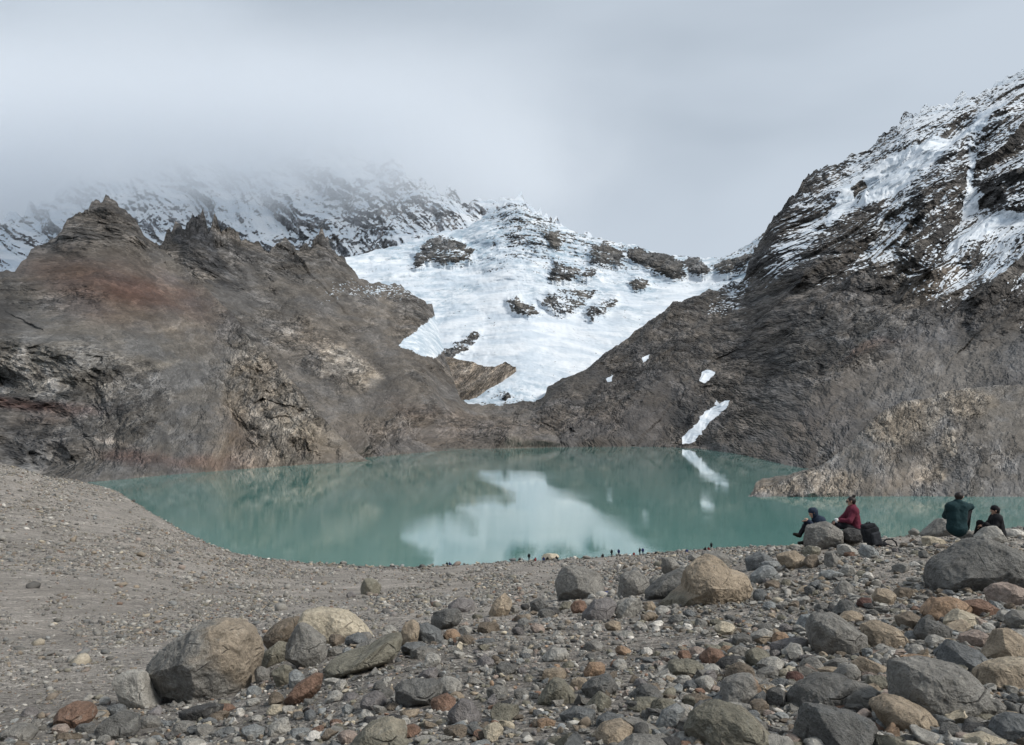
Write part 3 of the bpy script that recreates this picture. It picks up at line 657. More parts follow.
def ground_z(px, d, noise=True, P=None):
    px = np.clip(np.asarray(px, float), -260, 1284); d = np.asarray(d, float)
    a = (px+260)/4.0; i = np.clip(a.astype(int), 0, len(_gx)-2); fa = a-i
    b = (np.log(np.clip(d, 0.5, 799))-LN0)/(LN1-LN0)*(NK-1); j = np.clip(b.astype(int), 0, NK-2); fb = b-j
    z = (_T[j, i]*(1-fa)+_T[j, i+1]*fa)*(1-fb) + (_T[j+1, i]*(1-fa)+_T[j+1, i+1]*fa)*fb
    return z
def ground_noise(x, y):
    d = np.hypot(x, y)
    o = np.zeros_like(x)
    n = fbm((x, y, o), 0.9, 4, 0.5, False, 1)*0.07*sstep(60, 20, d)
    n = n + fbm((x, y, o), 5.0, 4, 0.55, False, 2)*0.18*sstep(3, 14, d)
    n = n + fbm((x, y, o), 26.0, 5, 0.55, False, 4)*0.9*sstep(20, 110, d)
    return n
def ground_xy(x, y):
    x = np.asarray(x, float); y = np.asarray(y, float)
    th = np.arctan2(x, y); r = np.hypot(x, y)
    tc = np.clip(th, -0.75, 0.75)
    return ground_z(512+F_PX*np.tan(tc), r*np.cos(tc)) + ground_noise(x, y)
def ground_hit(px, row):
    """first depth where the sight line through (px,row) meets the ground"""
    d = np.exp(np.linspace(math.log(3.2), math.log(450), 900))
    x = (px-512)/F_PX*d
    z = ground_xy(x, d); ray = (ROW_H-row)/F_PX*d
    k = np.argmax(ray <= z) if np.any(ray <= z) else None
    return None if k is None else float(d[k])

def build_ground():
    th = np.concatenate([np.linspace(-math.pi, -0.72, 60)[:-1], np.linspace(-0.72, 0.72, 1000), np.linspace(0.72, math.pi, 60)[1:]])
    r = np.exp(np.linspace(math.log(0.6), math.log(640), 760))
    TH, R = np.meshgrid(th, r)
    X = R*np.sin(TH); Y = R*np.cos(TH); Z = ground_xy(X, Y)
    P = (X, Y, Z)
    C = np.empty(X.shape+(3,), np.float32); C[:] = (0.225, 0.205, 0.182)
    warm = sstep(-0.2, 0.3, fbm(P, 18, 4, 0.6, False, 3)); C = C*(1-.22*warm[..., None]) + np.array((0.22, 0.19, 0.16))*(.22*warm[..., None])
    near = sstep(16, 7, R)[..., None]; C = C*(1-near*0.5) + np.array((0.13, 0.12, 0.108))*near*0.5
    wet = sstep(-36.4, -37.8, Z)[..., None]; C = C*(1-0.45*wet)
    C *= (1+0.75*fbm(P, 9, 6, 0.65, False, 6))[..., None]
    far = sstep(40, 120, R); C *= (1+0.5*far*fbm((X*.6, Y, Z), 2.2, 3, 0.6, False, 8))[..., None]
    f = grid_faces(len(r), len(th))[:, ::-1]
    o = mesh_from('ground', np.stack(P, -1).reshape(-1, 3), f, mat_ground(), C.reshape(-1, 3).clip(0.01, 1))
    tag(o, 'grey gravel slope and boulder bench above the lake shore', 'ground', kind='structure')
build_ground()

# ------------------------------------------------------------------ lake
xs = np.array([-2500., 2500.]); ys = np.array([60., 3200.])
lv = np.array([[-2500, 60, LAKE_Z], [2500, 60, LAKE_Z], [2500, 1900, LAKE_Z], [-2500, 1900, LAKE_Z]], float)
lake = mesh_from('lake_water', lv-np.array([0, 600, LAKE_Z]), np.array([[0, 1, 2, 3]]), mat_water(), smooth=False)
lake.location = (0, 600, LAKE_Z); tag(lake, 'milky turquoise lake mirroring the glacier', 'lake', kind='structure')

# ------------------------------------------------------------------ cloud on the peaks
def build_cloud():
    s = NT('cloud_vapour'); s.t.nodes.remove(s.out); s.out = s.t.nodes.new('ShaderNodeOutputMaterial')
    g = s.coords('Object')
    sep = s.t.nodes.new('ShaderNodeSeparateXYZ'); s.link(g, sep.inputs[0])
    n = s.noise(g, 0.0011, 5, 0.55, 0.3); n2 = s.noise(g, 0.005, 3, 0.6)
    nn = s.math('ADD', s.math('SUBTRACT', n, 0.5), s.math('MULTIPLY', s.math('SUBTRACT', n2, 0.5), 0.35))
    # cloud base climbs towards the right (+x), z is height above the viewer
    zb = s.math('ADD', sep.outputs[2], s.math('MULTIPLY', nn, 620.0))
    basez = s.ramp(sep.outputs[0], CL_X0, CL_X1, CL_Z0, CL_Z1, False)
    h = s.math('SUBTRACT', zb, basez)
    dens = s.ramp(h, 0.0, 420.0, 0.0, 1.0)
    dens = s.math('MULTIPLY', dens, s.ramp(s.math('ADD', sep.outputs[0], s.math('MULTIPLY', nn, 1600.0)), 900.0, -1300.0, 0.0, 1.0))
    dens = s.math('MULTIPLY', dens, s.ramp(sep.outputs[2], 1420.0, 2050.0, 1.0, 0.0))
    dens = s.math('MULTIPLY', dens, s.ramp(sep.outputs[1], 3250.0, 3800.0, 0.0, 1.0))
    v = s.t.nodes.new('ShaderNodeVolumePrincipled')
    v.inputs['Color'].default_value = (0.92, 0.94, 0.965, 1); v.inputs['Anisotropy'].default_value = 0.0
    s.link(s.math('MULTIPLY', dens, CL_DENS), v.inputs['Density'])
    s.link(v.outputs[0], s.out.inputs['Volume'])
    x0, x1, y0, y1, z0, z1 = -4600, 950, 3200, 5600, 700, 2400
    V = np.array([[x, y, z] for z in (z0, z1) for y in (y0, y1) for x in (x0, x1)], float)
    Fc = np.array([[0, 2, 3, 1], [4, 5, 7, 6], [0, 1, 5, 4], [2, 6, 7, 3], [0, 4, 6, 2], [1, 3, 7, 5]])
    o = mesh_from('cloud', V, Fc, s.m, smooth=False)
    s.m.cycles.volume_step_rate = 0.22
    tag(o, 'low grey cloud wrapping the far peaks', 'cloud', kind='stuff')
CL_X0, CL_X1, CL_Z0, CL_Z1, CL_DENS = -2600.0, 500.0, 1000.0, 1090.0, 0.0031
build_cloud()

# ------------------------------------------------------------------ sky, sun, camera
SUN_EL, SUN_AZ = 44.0, 112.0       # azimuth measured clockwise from +y (view direction)
def build_light():
    w = bpy.data.worlds.new('World'); scene.world = w; w.use_nodes = True
    t = w.node_tree; t.nodes.clear()
    out = t.nodes.new('ShaderNodeOutputWorld'); bg = t.nodes.new('ShaderNodeBackground')
    sky = t.nodes.new('ShaderNodeTexSky'); sky.sky_type = 'NISHITA'; sky.sun_disc = False
    sky.sun_elevation = math.radians(SUN_EL); sky.sun_rotation = math.radians(SUN_AZ)
    sky.air_density = 1.0; sky.dust_density = 2.0; sky.altitude = 1100
    tc = t.nodes.new('ShaderNodeTexCoord'); mp = t.nodes.new('ShaderNodeMapping')
    mp.inputs['Scale'].default_value = (1.0, 1.0, 2.6); t.links.new(tc.outputs['Generated'], mp.inputs['Vector'])
    n = t.nodes.new('ShaderNodeTexNoise'); n.inputs['Scale'].default_value = 1.7; n.inputs['Detail'].default_value = 4.0
    n.inputs['Roughness'].default_value = 0.42; n.inputs['Distortion'].default_value = 0.25
    t.links.new(mp.outputs[0], n.inputs['Vector'])
    r = t.nodes.new('ShaderNodeValToRGB'); r.color_ramp.interpolation = 'EASE'
    e = r.color_ramp.elements
    e[0].position = 0.33; e[0].color = (*SKY_D, 1); e[1].position = 0.66; e[1].color = (*SKY_L, 1)
    t.links.new(n.outputs['Fac'], r.inputs[0])
    mx = t.nodes.new('ShaderNodeMix'); mx.data_type = 'RGBA'; mx.inputs[0].default_value = 0.93
    sc = t.nodes.new('ShaderNodeVectorMath'); sc.operation = 'SCALE'; sc.inputs[3].default_value = 10.0
    t.links.new(r.outputs[0], sc.inputs[0])
    t.links.new(sky.outputs[0], mx.inputs[6]); t.links.new(sc.outputs[0], mx.inputs[7])
    t.links.new(mx.outputs[2], bg.inputs['Color']); bg.inputs['Strength'].default_value = 0.1
    t.links.new(bg.outputs[0], out.inputs['Surface'])
    L = bpy.data.lights.new('sun', 'SUN'); L.energy = SUN_W; L.angle = math.radians(14); L.color = (1.0, 0.96, 0.90)
    o = bpy.data.objects.new('sun', L); COL.objects.link(o)
    el, az = math.radians(SUN_EL), math.radians(SUN_AZ)
    v = Vector((math.sin(az)*math.cos(el), math.cos(az)*math.cos(el), math.sin(el)))
    o.rotation_euler = v.to_track_quat('Z', 'Y').to_euler()
SKY_D = (0.435, 0.50, 0.575); SKY_L = (0.58, 0.65, 0.73); SUN_W = 3.3
build_light()
cam = bpy.data.cameras.new('camera'); cam.sensor_width = 36; cam.lens = 36*F_PX/W_PX
cam.shift_y = (ROW_H-H_PX/2)/W_PX; cam.clip_start = 0.05; cam.clip_end = 20000
co_ = bpy.data.objects.new('camera', cam); COL.objects.link(co_); co_.rotation_euler = (math.pi/2, 0, 0)
scene.camera = co_
scene.view_settings.view_transform = 'Standard'; scene.view_settings.look = 'None'
scene.view_settings.gamma = 1.0; scene.view_settings.exposure = 0.05
scene.view_settings.use_curve_mapping = False
scene.cycles.max_bounces = 14; scene.cycles.diffuse_bounces = 3; scene.cycles.glossy_bounces = 3
scene.cycles.volume_bounces = 7
scene.cycles.use_adaptive_sampling = True; scene.cycles.adaptive_threshold = 0.03; scene.cycles.adaptive_min_samples = 20; scene.cycles.volume_max_steps = 256
# ------------------------------------------------------------------ stones
MSTONE = mat_stone()
PAL = {'grey': (.182, .178, .168), 'dark grey': (.118, .118, .115), 'slate': (.125, .132, .137), 'pale grey': (.30, .293, .275), 'tan': (.265, .222, .172),
       'brown': (.145, .122, .098), 'rust': (.165, .108, .082), 'orange': (.26, .185, .13), 'cream': (.38, .34, .27), 'olive': (.163, .156, .128),
       'mauve': (.155, .147, .148), 'charcoal': (.062, .062, .063), 'maroon': (.10, .058, .050), 'pinkish': (.26, .215, .19), 'white': (.47, .455, .43),
       'bluish': (.205, .217, .222)}
PAL = {k: (v[0]*1.10, v[1]*1.07, v[2]*1.02) for k, v in PAL.items()}
def ico(sub):
    import bmesh
    bm = bmesh.new(); bmesh.ops.create_icosphere(bm, subdivisions=sub, radius=1.0)
    v = np.array([x.co[:] for x in bm.verts]); f = np.array([[q.index for q in x.verts] for x in bm.faces]); bm.free()
    return v, f
ICO = {k: ico(k) for k in (1, 2, 3, 4, 5, 6, 7)}

def rock_geo(Rphi, T, sub, seed, facet=0.6, rough=1.0):
    """Rphi: 256 radii (m) around the outline seen from the front; T: half depth (m)"""
    r_ = np.random.default_rng(seed)
    v, f = ICO[sub]
    ph = np.arctan2(v[:, 2], v[:, 0]) % (2*math.pi)
    R = np.interp(ph, np.linspace(0, 2*math.pi, 257), np.append(Rphi, Rphi[0]))
    s = np.hypot(v[:, 0], v[:, 2])
    s2 = np.clip(s, 0, 1)**0.80
    y = np.sign(v[:, 1])*np.abs(v[:, 1])**0.85
    p = np.stack([R*np.cos(ph)*s2, y*T, R*np.sin(ph)*s2], 1)
    rm = float(np.mean(Rphi))
    dims = np.array([rm, T, rm])
    n = int(8+facet*13)
    for _ in range(n):
        d = r_.normal(size=3); d[1] = -abs(d[1])*1.1 if r_.random() < 0.7 else d[1]; d /= np.linalg.norm(d)
        if abs(d[1]) < 0.35: continue
        ext = (p@d).max(); lim = ext*(1-r_.uniform(0.08, 0.42)*(0.35+0.65*facet))
        q = p@d; over = np.maximum(q-lim, 0)
        p = p-d[None]*(over*(0.93))[:, None]
    L = (rm+T)/2
    nrm = p/(np.linalg.norm(p, axis=1, keepdims=True)+1e-9)
    for _ in range(16):                                  # small chips and flakes
        d = r_.normal(size=3); d /= np.linalg.norm(d); ext = (p@d).max()
        q = p@d; over = np.maximum(q-ext*(1-r_.uniform(0.03, 0.10)), 0); p = p-d[None]*(over*.95)[:, None]
    o = r_.uniform(0, 90, 3)
    pp = ((p[:, 0]+o[0])/L, (p[:, 1]+o[1])/L, (p[:, 2]+o[2])/L)
    dsp = fbm(pp, 1.1, 3, .5)*0.06 + (fbm(pp, 0.45, 5, .62, True)-0.2)*0.075 + (fbm(pp, 0.12, 3, .6)*0.03 if sub > 4 else 0)
    p = p+nrm*(dsp*L*rough)[:, None]
    return p, f, pp

def radii_from_poly(poly):
    poly = np.array(poly, float); c = (poly.min(0)+poly.max(0))/2
    n = len(poly)
    ph = np.linspace(0, 2*math.pi, 257)[:-1]; R = np.zeros(256)
    for k, a in enumerate(ph):
        dx, dy = math.cos(a), -math.sin(a)
        best = 0
        for i in range(n):
            ax, ay = poly[i]-c; bx, by = poly[(i+1) % n]-c
            ex, ey = bx-ax, by-ay; den = dx*ey-dy*ex
            if abs(den) < 1e-9: continue
            t = (ax*ey-ay*ex)/den; u = (ax*dy-ay*dx)/den
            if t > 0 and -1e-6 <= u <= 1+1e-6: best = max(best, t)
        R[k] = best
    k = np.exp(-np.arange(-5, 6)**2/8.); k /= k.sum()
    R = np.convolve(np.concatenate([R[-5:], R, R[:5]]), k, 'valid')
    return c, R

def ellipse_poly(cx, cy, w, h, tilt, seed, rnd=0.5):
    r_ = np.random.default_rng(seed); n = int(r_.integers(6, 9)); a0 = r_.uniform(0, 6.28)
    pts = []
    for k in range(n):
        a = a0+k*2*math.pi/n+r_.uniform(-.25, .25)*(1-rnd)
        q = 1+r_.uniform(-.12, .12)*(1-rnd)
        x, y = math.cos(a)*w/2*1.06*q, math.sin(a)*h/2*1.06*q
        t = math.radians(-tilt); pts.append((cx+x*math.cos(t)-y*math.sin(t), cy+x*math.sin(t)+y*math.cos(t)))
    return pts

ROCKS = []   # records for the labels
def rock(poly, colour, word=None, patch=None, T=None, facet=0.6, seed=None, label=None, maxd=None, thick=1.0, depth=None, land=None, sub=None, name=None):
    seed = seed if seed is not None else len(ROCKS)+100
    c, R = radii_from_poly(poly)
    poly = np.array(poly, float); w = np.ptp(poly[:, 0]); h = np.ptp(poly[:, 1]); bot = poly[:, 1].max()
    hit = depth or ground_hit(c[0], bot-0.14*h)
    if hit is None: hit = 30.0
    if maxd: hit = min(hit, maxd)
    tm = (0.42*min(w, 1.6*h)+0.08*w)*thick*hit/F_PX
    d = hit+tm*0.55
    m = d/F_PX
    if sub is None: sub = 7 if w > 85 else 6 if w > 30 else 5 if w > 14 else 4
    p, f, pp = rock_geo(R*m, tm, sub, seed, facet)
    base = np.array(PAL[colour] if isinstance(colour, str) else colour)
    C = np.tile(base, (len(p), 1))
    C *= (1+0.35*fbm(pp, 0.9, 4, .55, False, 4))[:, None]
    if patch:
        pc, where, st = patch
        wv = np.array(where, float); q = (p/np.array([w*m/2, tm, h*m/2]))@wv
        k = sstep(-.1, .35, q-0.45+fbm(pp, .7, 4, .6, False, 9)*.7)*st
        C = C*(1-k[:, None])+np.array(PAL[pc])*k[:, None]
    o = mesh_from(name or ('boulder' if w*m > 0.42 else 'rock'), p, f, MSTONE, C.clip(.01, .9))
    o.location = at(c[0], c[1], d)
    if depth: o.location.z = float(ground_xy(np.array([o.location.x]), np.array([d]))[0])+h*m*0.32
    rec = dict(o=o, cx=c[0], cy=c[1], w=w, h=h, d=d, colour=word or (colour if isinstance(colour, str) else 'grey'), facet=facet, label=label, land=land, size=w*m)
    ROCKS.append(rec); tag(o, None, 'boulder' if w*m > 0.42 else 'rock', 'boulders and rocks of the moraine')
    return rec

def E(cx, cy, w, h, colour, tilt=0, rnd=0.4, **k):
    s = int(cx*7+cy*13)
    return rock(ellipse_poly(cx, cy, w, h, tilt, s, rnd), colour, seed=s, facet=k.pop('facet', 1.0-0.75*rnd), **k)

# landmark boulders: outline, colour, own label, short name used by their neighbours' labels
BIG = [
 ([(145, 679), (153, 658), (181, 638), (200, 626), (226, 620), (250, 630), (258, 658), (246, 695), (230, 703), (200, 710), (165, 714), (150, 703)], 'grey', ('tan', (0.85, -.1, .45), .8), 'huge grey boulder with a tan flank and shaded overhang, alone beside the gravel slope', 'the tan-flanked boulder', .9),
 ([(301, 620), (313, 630), (324, 639), (326, 656), (320, 669), (310, 675), (293, 670), (286, 660), (287, 646), (295, 628)], 'grey', None, 'upright grey boulder tapering to a point like a tooth', 'the pointed boulder', .75),
 ([(302, 612), (318, 609), (340, 612), (353, 618), (374, 637), (362, 645), (330, 648), (305, 640), (300, 625)], 'cream', None, 'long cream boulder with grooved flank behind the tooth-shaped grey one', 'the cream boulder', .6),
 ([(322, 672), (330, 661), (352, 658), (385, 646), (398, 631), (403, 634), (398, 654), (383, 664), (352, 674), (335, 680), (324, 680)], 'olive', None, 'long low olive-grey slab rising to a raised tip', 'the long slab', .5),
 ([(314, 674), (323, 674), (319, 690), (302, 706), (286, 708), (284, 700), (296, 686)], 'rust', ('brown', (-.6, 0, -.6), .7), 'rust-brown wedge leaning at the foot of the tooth-shaped boulder', 'the rust wedge', .8),
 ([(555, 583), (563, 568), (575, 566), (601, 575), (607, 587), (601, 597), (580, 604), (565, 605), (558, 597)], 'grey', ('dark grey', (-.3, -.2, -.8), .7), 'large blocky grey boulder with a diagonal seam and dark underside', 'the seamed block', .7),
 ([(659, 606), (670, 596), (686, 590), (684, 571), (697, 560), (711, 556), (721, 561), (728, 570), (748, 576), (751, 583), (741, 599), (723, 606), (703, 612), (673, 613)], 'tan', ('olive', (-.7, -.1, -.5), .8), 'largest tan boulder, broad and humped, high on the moraine', 'the humped tan boulder', .75),
 ([(932, 583), (936, 565), (957, 552), (978, 541), (990, 538), (1000, 540), (1030, 558), (1062, 590), (1040, 600), (1000, 600), (950, 601), (937, 596)], 'dark grey', ('grey', (.6, 0, .6), .8), 'massive dark grey boulder below the pair of seated people', 'the massive dark boulder', .85),  # paler grey patch puts the lit upper right side into the colour
 ([(893, 672), (897, 661), (930, 661), (962, 668), (980, 686), (985, 700), (982, 723), (965, 729), (945, 727), (925, 714), (895, 700)], 'grey', ('olive', (.1, -.5, -.7), .6), 'big rounded grey boulder with pale top in the rocky corner', 'the round-topped boulder', .3),
 ([(798, 744), (806, 708), (825, 709), (855, 715), (881, 727), (905, 748), (850, 764), (800, 764)], 'dark grey', ('slate', (.3, -.1, .7), .8), 'sharp-edged slate boulder cut off by the lower edge of the picture', 'the sharp slate boulder', 1.0),
 ([(808, 632), (814, 615), (838, 614), (855, 630), (866, 636), (866, 655), (852, 662), (820, 662)], 'grey', ('brown', (-.5, -.4, -.3), .8), 'faceted brown-grey boulder with one sheer face and tan shoulder', 'the sheer-faced boulder', 1.0),
 ([(685, 728), (695, 713), (720, 705), (746, 711), (770, 735), (780, 752), (720, 760), (690, 748)], 'olive', ('tan', (.7, 0, .2), .6), 'wide rounded olive-grey boulder at the very bottom of the view', 'the wide olive boulder', .45),
 ([(720, 702), (725, 682), (740, 676), (753, 675), (764, 695), (763, 706), (753, 712), (727, 708)], 'grey', ('orange', (.9, 0, .1), .85), 'two-tone boulder, grey on one half and orange on the other', 'the two-tone boulder', .6),
 ([(922, 613), (934, 600), (954, 598), (967, 603), (971, 614), (950, 624), (935, 624)], 'orange', ('rust', (-.4, -.2, -.5), .5), 'broad flat orange-brown boulder under the massive dark one', 'the flat orange boulder', .55),
 ([(350, 744), (368, 726), (390, 720), (405, 725), (408, 738), (396, 754), (355, 758)], 'olive', ('cream', (.2, 0, .6), .5), 'olive boulder streaked with straw-coloured veins at the bottom edge', 'the streaked boulder', .6),
 ([(396, 686), (402, 681), (441, 681), (443, 694), (430, 701), (428, 711), (403, 710), (397, 704)], 'dark grey', None, 'dark box-shaped rock with a flat top sitting in small pebbles', 'the boxy dark rock', .9),
 ([(50, 726), (58, 711), (71, 704), (90, 706), (94, 715), (88, 724), (75, 730), (57, 732)], 'rust', ('brown', (-.7, -.2, -.3), .8), 'arched rust-brown rock on the gravel, smaller than the boulders near it', 'the arched rust rock', .6),
 ([(804, 540), (808, 526), (827, 522), (840, 530), (841, 544), (825, 554), (808, 551)], 'grey', ('charcoal', (0, -.3, -.85), .8), 'round grey boulder with dark underside hiding the person in navy', 'the perched boulder', .5),  # charcoal patch paints the shade under the boulder into its colour
 ([(977, 671), (987, 665), (1020, 660), (1040, 662), (1044, 690), (1022, 696), (1003, 692), (980, 684)], 'tan', ('cream', (0, 0, .8), .5), 'long tan boulder with a flat top running out of the picture', 'the flat-topped tan boulder', .7),
 ([(536, 702), (553, 680), (563, 680), (576, 697), (568, 709), (543, 709)], 'olive', None, 'plump olive-brown boulder shaped like a rounded pyramid', 'the pyramid boulder', .5),
 ([(700, 657), (710, 648), (722, 651), (725, 659), (714, 666), (702, 665)], 'rust', ('maroon', (-.5, -.2, -.4), .7), 'small egg-shaped rust-red rock among grey ones', 'the rust-red egg', .2),
 ([(771, 641), (776, 633), (786, 633), (790, 640), (784, 647), (773, 648)], 'orange', None, 'small bright orange rock, the most vivid of all', 'the bright orange rock', .5),
 ([(863, 627), (880, 621), (897, 629), (912, 647), (891, 652), (869, 646)], 'tan', ('brown', (-.6, -.3, -.5), .7), 'tan wedge boulder with a dark notch in its side', 'the notched tan boulder', .8),
 ([(872, 706), (884, 697), (907, 701), (925, 710), (940, 725), (938, 736), (920, 738), (890, 731)], 'tan', ('olive', (-.2, -.4, -.7), .8), 'smooth olive-tan boulder leaning on the big rounded grey one', 'the leaning tan boulder', .4),
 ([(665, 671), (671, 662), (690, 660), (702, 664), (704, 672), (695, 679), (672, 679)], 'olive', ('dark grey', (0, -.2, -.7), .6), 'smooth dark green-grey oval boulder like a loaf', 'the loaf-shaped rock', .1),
 ([(114, 678), (120, 672), (141, 673), (147, 692), (160, 714), (140, 716), (122, 703), (113, 690)], 'pale grey', ('brown', (-.2, -.3, -.8), .8), 'broken pale chunk leaning on the huge tan-flanked boulder', 'the broken pale chunk', .9),
]
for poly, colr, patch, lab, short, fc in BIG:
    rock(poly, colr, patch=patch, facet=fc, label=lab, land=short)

for args in [
 ([(265, 634), (280, 621), (300, 616), (300, 645), (272, 654), (264, 648)], 'brown', .5), ([(257, 667), (262, 655), (278, 642), (289, 643), (288, 666), (275, 670)], 'olive', .8),
 ([(405, 622), (413, 619), (420, 626), (417, 643), (408, 650), (399, 647), (402, 630)], 'tan', .8), ([(417, 627), (425, 623), (440, 631), (444, 641), (433, 647), (418, 639)], 'slate', .3),
 ([(430, 615), (446, 609), (460, 610), (462, 622), (444, 633), (431, 626)], 'dark grey', .8), ([(447, 606), (459, 598), (474, 601), (476, 612), (455, 615)], 'mauve', .6),
 ([(487, 617), (494, 602), (505, 593), (513, 602), (507, 617), (496, 620)], 'tan', .6), ([(530, 603), (541, 598), (550, 606), (541, 614), (531, 612)], 'dark grey', .9),
 ([(618, 594), (621, 575), (636, 571), (648, 578), (650, 594), (634, 600), (619, 599)], 'grey', .6), ([(662, 558), (671, 556), (680, 566), (667, 577), (662, 573)], 'grey', .8),
 ([(645, 592), (660, 580), (683, 569), (694, 575), (683, 592), (656, 603), (647, 600)], 'dark grey', .5), ([(702, 554), (720, 551), (730, 560), (731, 570), (722, 574), (704, 568)], 'grey', .4),
 ([(580, 618), (595, 601), (611, 598), (617, 605), (608, 619), (596, 623), (582, 623)], 'mauve', .6), ([(614, 610), (630, 598), (641, 596), (644, 606), (631, 622), (619, 621)], 'pale grey', .9),
 ([(746, 559), (760, 552), (773, 558), (775, 564), (756, 572), (748, 572)], 'slate', .3), ([(751, 576), (763, 567), (771, 566), (780, 576), (774, 584), (753, 586)], 'bluish', .5),
 ([(775, 556), (795, 551), (805, 558), (809, 565), (804, 573), (785, 568)], 'tan', .8), ([(859, 552), (864, 545), (871, 546), (880, 555), (878, 560), (864, 559)], 'bluish', .6),
 ([(831, 616), (842, 602), (850, 601), (859, 613), (856, 620), (838, 620)], 'dark grey', .9), ([(873, 597), (879, 589), (890, 589), (896, 595), (892, 608), (878, 608)], 'tan', .8),
 ([(796, 626), (803, 615), (816, 614), (811, 633), (801, 635)], 'bluish', .7), ([(781, 708), (798, 686), (823, 676), (847, 678), (858, 688), (840, 708), (806, 718)], 'dark grey', .5),
 ([(820, 704), (828, 689), (847, 684), (872, 687), (888, 698), (872, 710), (855, 717), (830, 714)], 'grey', .6), ([(852, 665), (864, 658), (894, 671), (878, 681), (855, 679)], 'tan', .9),
 ([(984, 664), (1001, 631), (1012, 630), (1031, 645), (1030, 666), (1010, 669)], 'tan', .8), ([(934, 660), (954, 642), (977, 650), (988, 666), (975, 677), (955, 672)], 'slate', .8),
 ([(960, 637), (980, 631), (996, 640), (980, 652), (965, 647)], 'pinkish', .7), ([(916, 634), (927, 619), (944, 625), (957, 634), (944, 645), (920, 641)], 'dark grey', .7),
 ([(896, 618), (912, 612), (925, 620), (913, 634), (903, 633)], 'brown', .6), ([(942, 624), (960, 610), (977, 616), (981, 629), (967, 633), (950, 630)], 'cream', .7),
 ([(960, 603), (984, 600), (1000, 609), (988, 619), (970, 616)], 'rust', .5), ([(984, 596), (992, 584), (1008, 583), (1027, 590), (1021, 607), (1000, 610), (987, 604)], 'pinkish', .5),
 ([(921, 537), (942, 519), (954, 519), (959, 531), (946, 540)], 'grey', .7), ([(976, 538), (987, 528), (997, 526), (1006, 540), (990, 546)], 'pale grey', .8),
 ([(430, 701), (446, 694), (457, 701), (456, 710), (433, 714)], 'rust', .7), ([(447, 715), (461, 700), (473, 704), (482, 719), (470, 730), (455, 727)], 'mauve', .7),
 ([(580, 690), (593, 680), (610, 675), (619, 688), (610, 700), (590, 701)], 'dark grey', .5), ([(583, 673), (590, 662), (605, 664), (604, 675), (586, 679)], 'orange', .6),
 ([(626, 700), (643, 685), (656, 687), (670, 696), (650, 702), (630, 704)], 'dark grey', .9), ([(626, 708), (637, 699), (660, 698), (660, 708), (640, 713)], 'olive', .4),
 ([(584, 709), (600, 692), (613, 700), (610, 713), (593, 715)], 'olive', .9), ([(558, 716), (575, 708), (597, 712), (594, 724), (575, 727), (562, 723)], 'slate', .7),
 ([(593, 737), (603, 725), (623, 721), (633, 727), (629, 741), (603, 746)], 'tan', .7), ([(612, 752), (633, 737), (660, 739), (674, 752), (640, 762)], 'grey', .4),
 ([(655, 730), (664, 712), (680, 704), (688, 714), (672, 731), (660, 736)], 'bluish', 1.), ([(714, 628), (722, 622), (732, 623), (738, 632), (728, 637), (718, 634)], 'cream', .7),
 ([(723, 682), (730, 669), (742, 663), (752, 668), (756, 680), (735, 686)], 'brown', .6), ([(92, 737), (103, 721), (120, 712), (134, 718), (137, 733), (116, 744)], 'dark grey', .6),
 ([(993, 737), (999, 721), (1013, 715), (1030, 718), (1042, 742), (1010, 752)], 'slate', .6), ([(540, 660), (552, 648), (566, 650), (571, 659), (556, 664)], 'pale grey', .8)]:
    rock(args[0], args[1], facet=args[2])

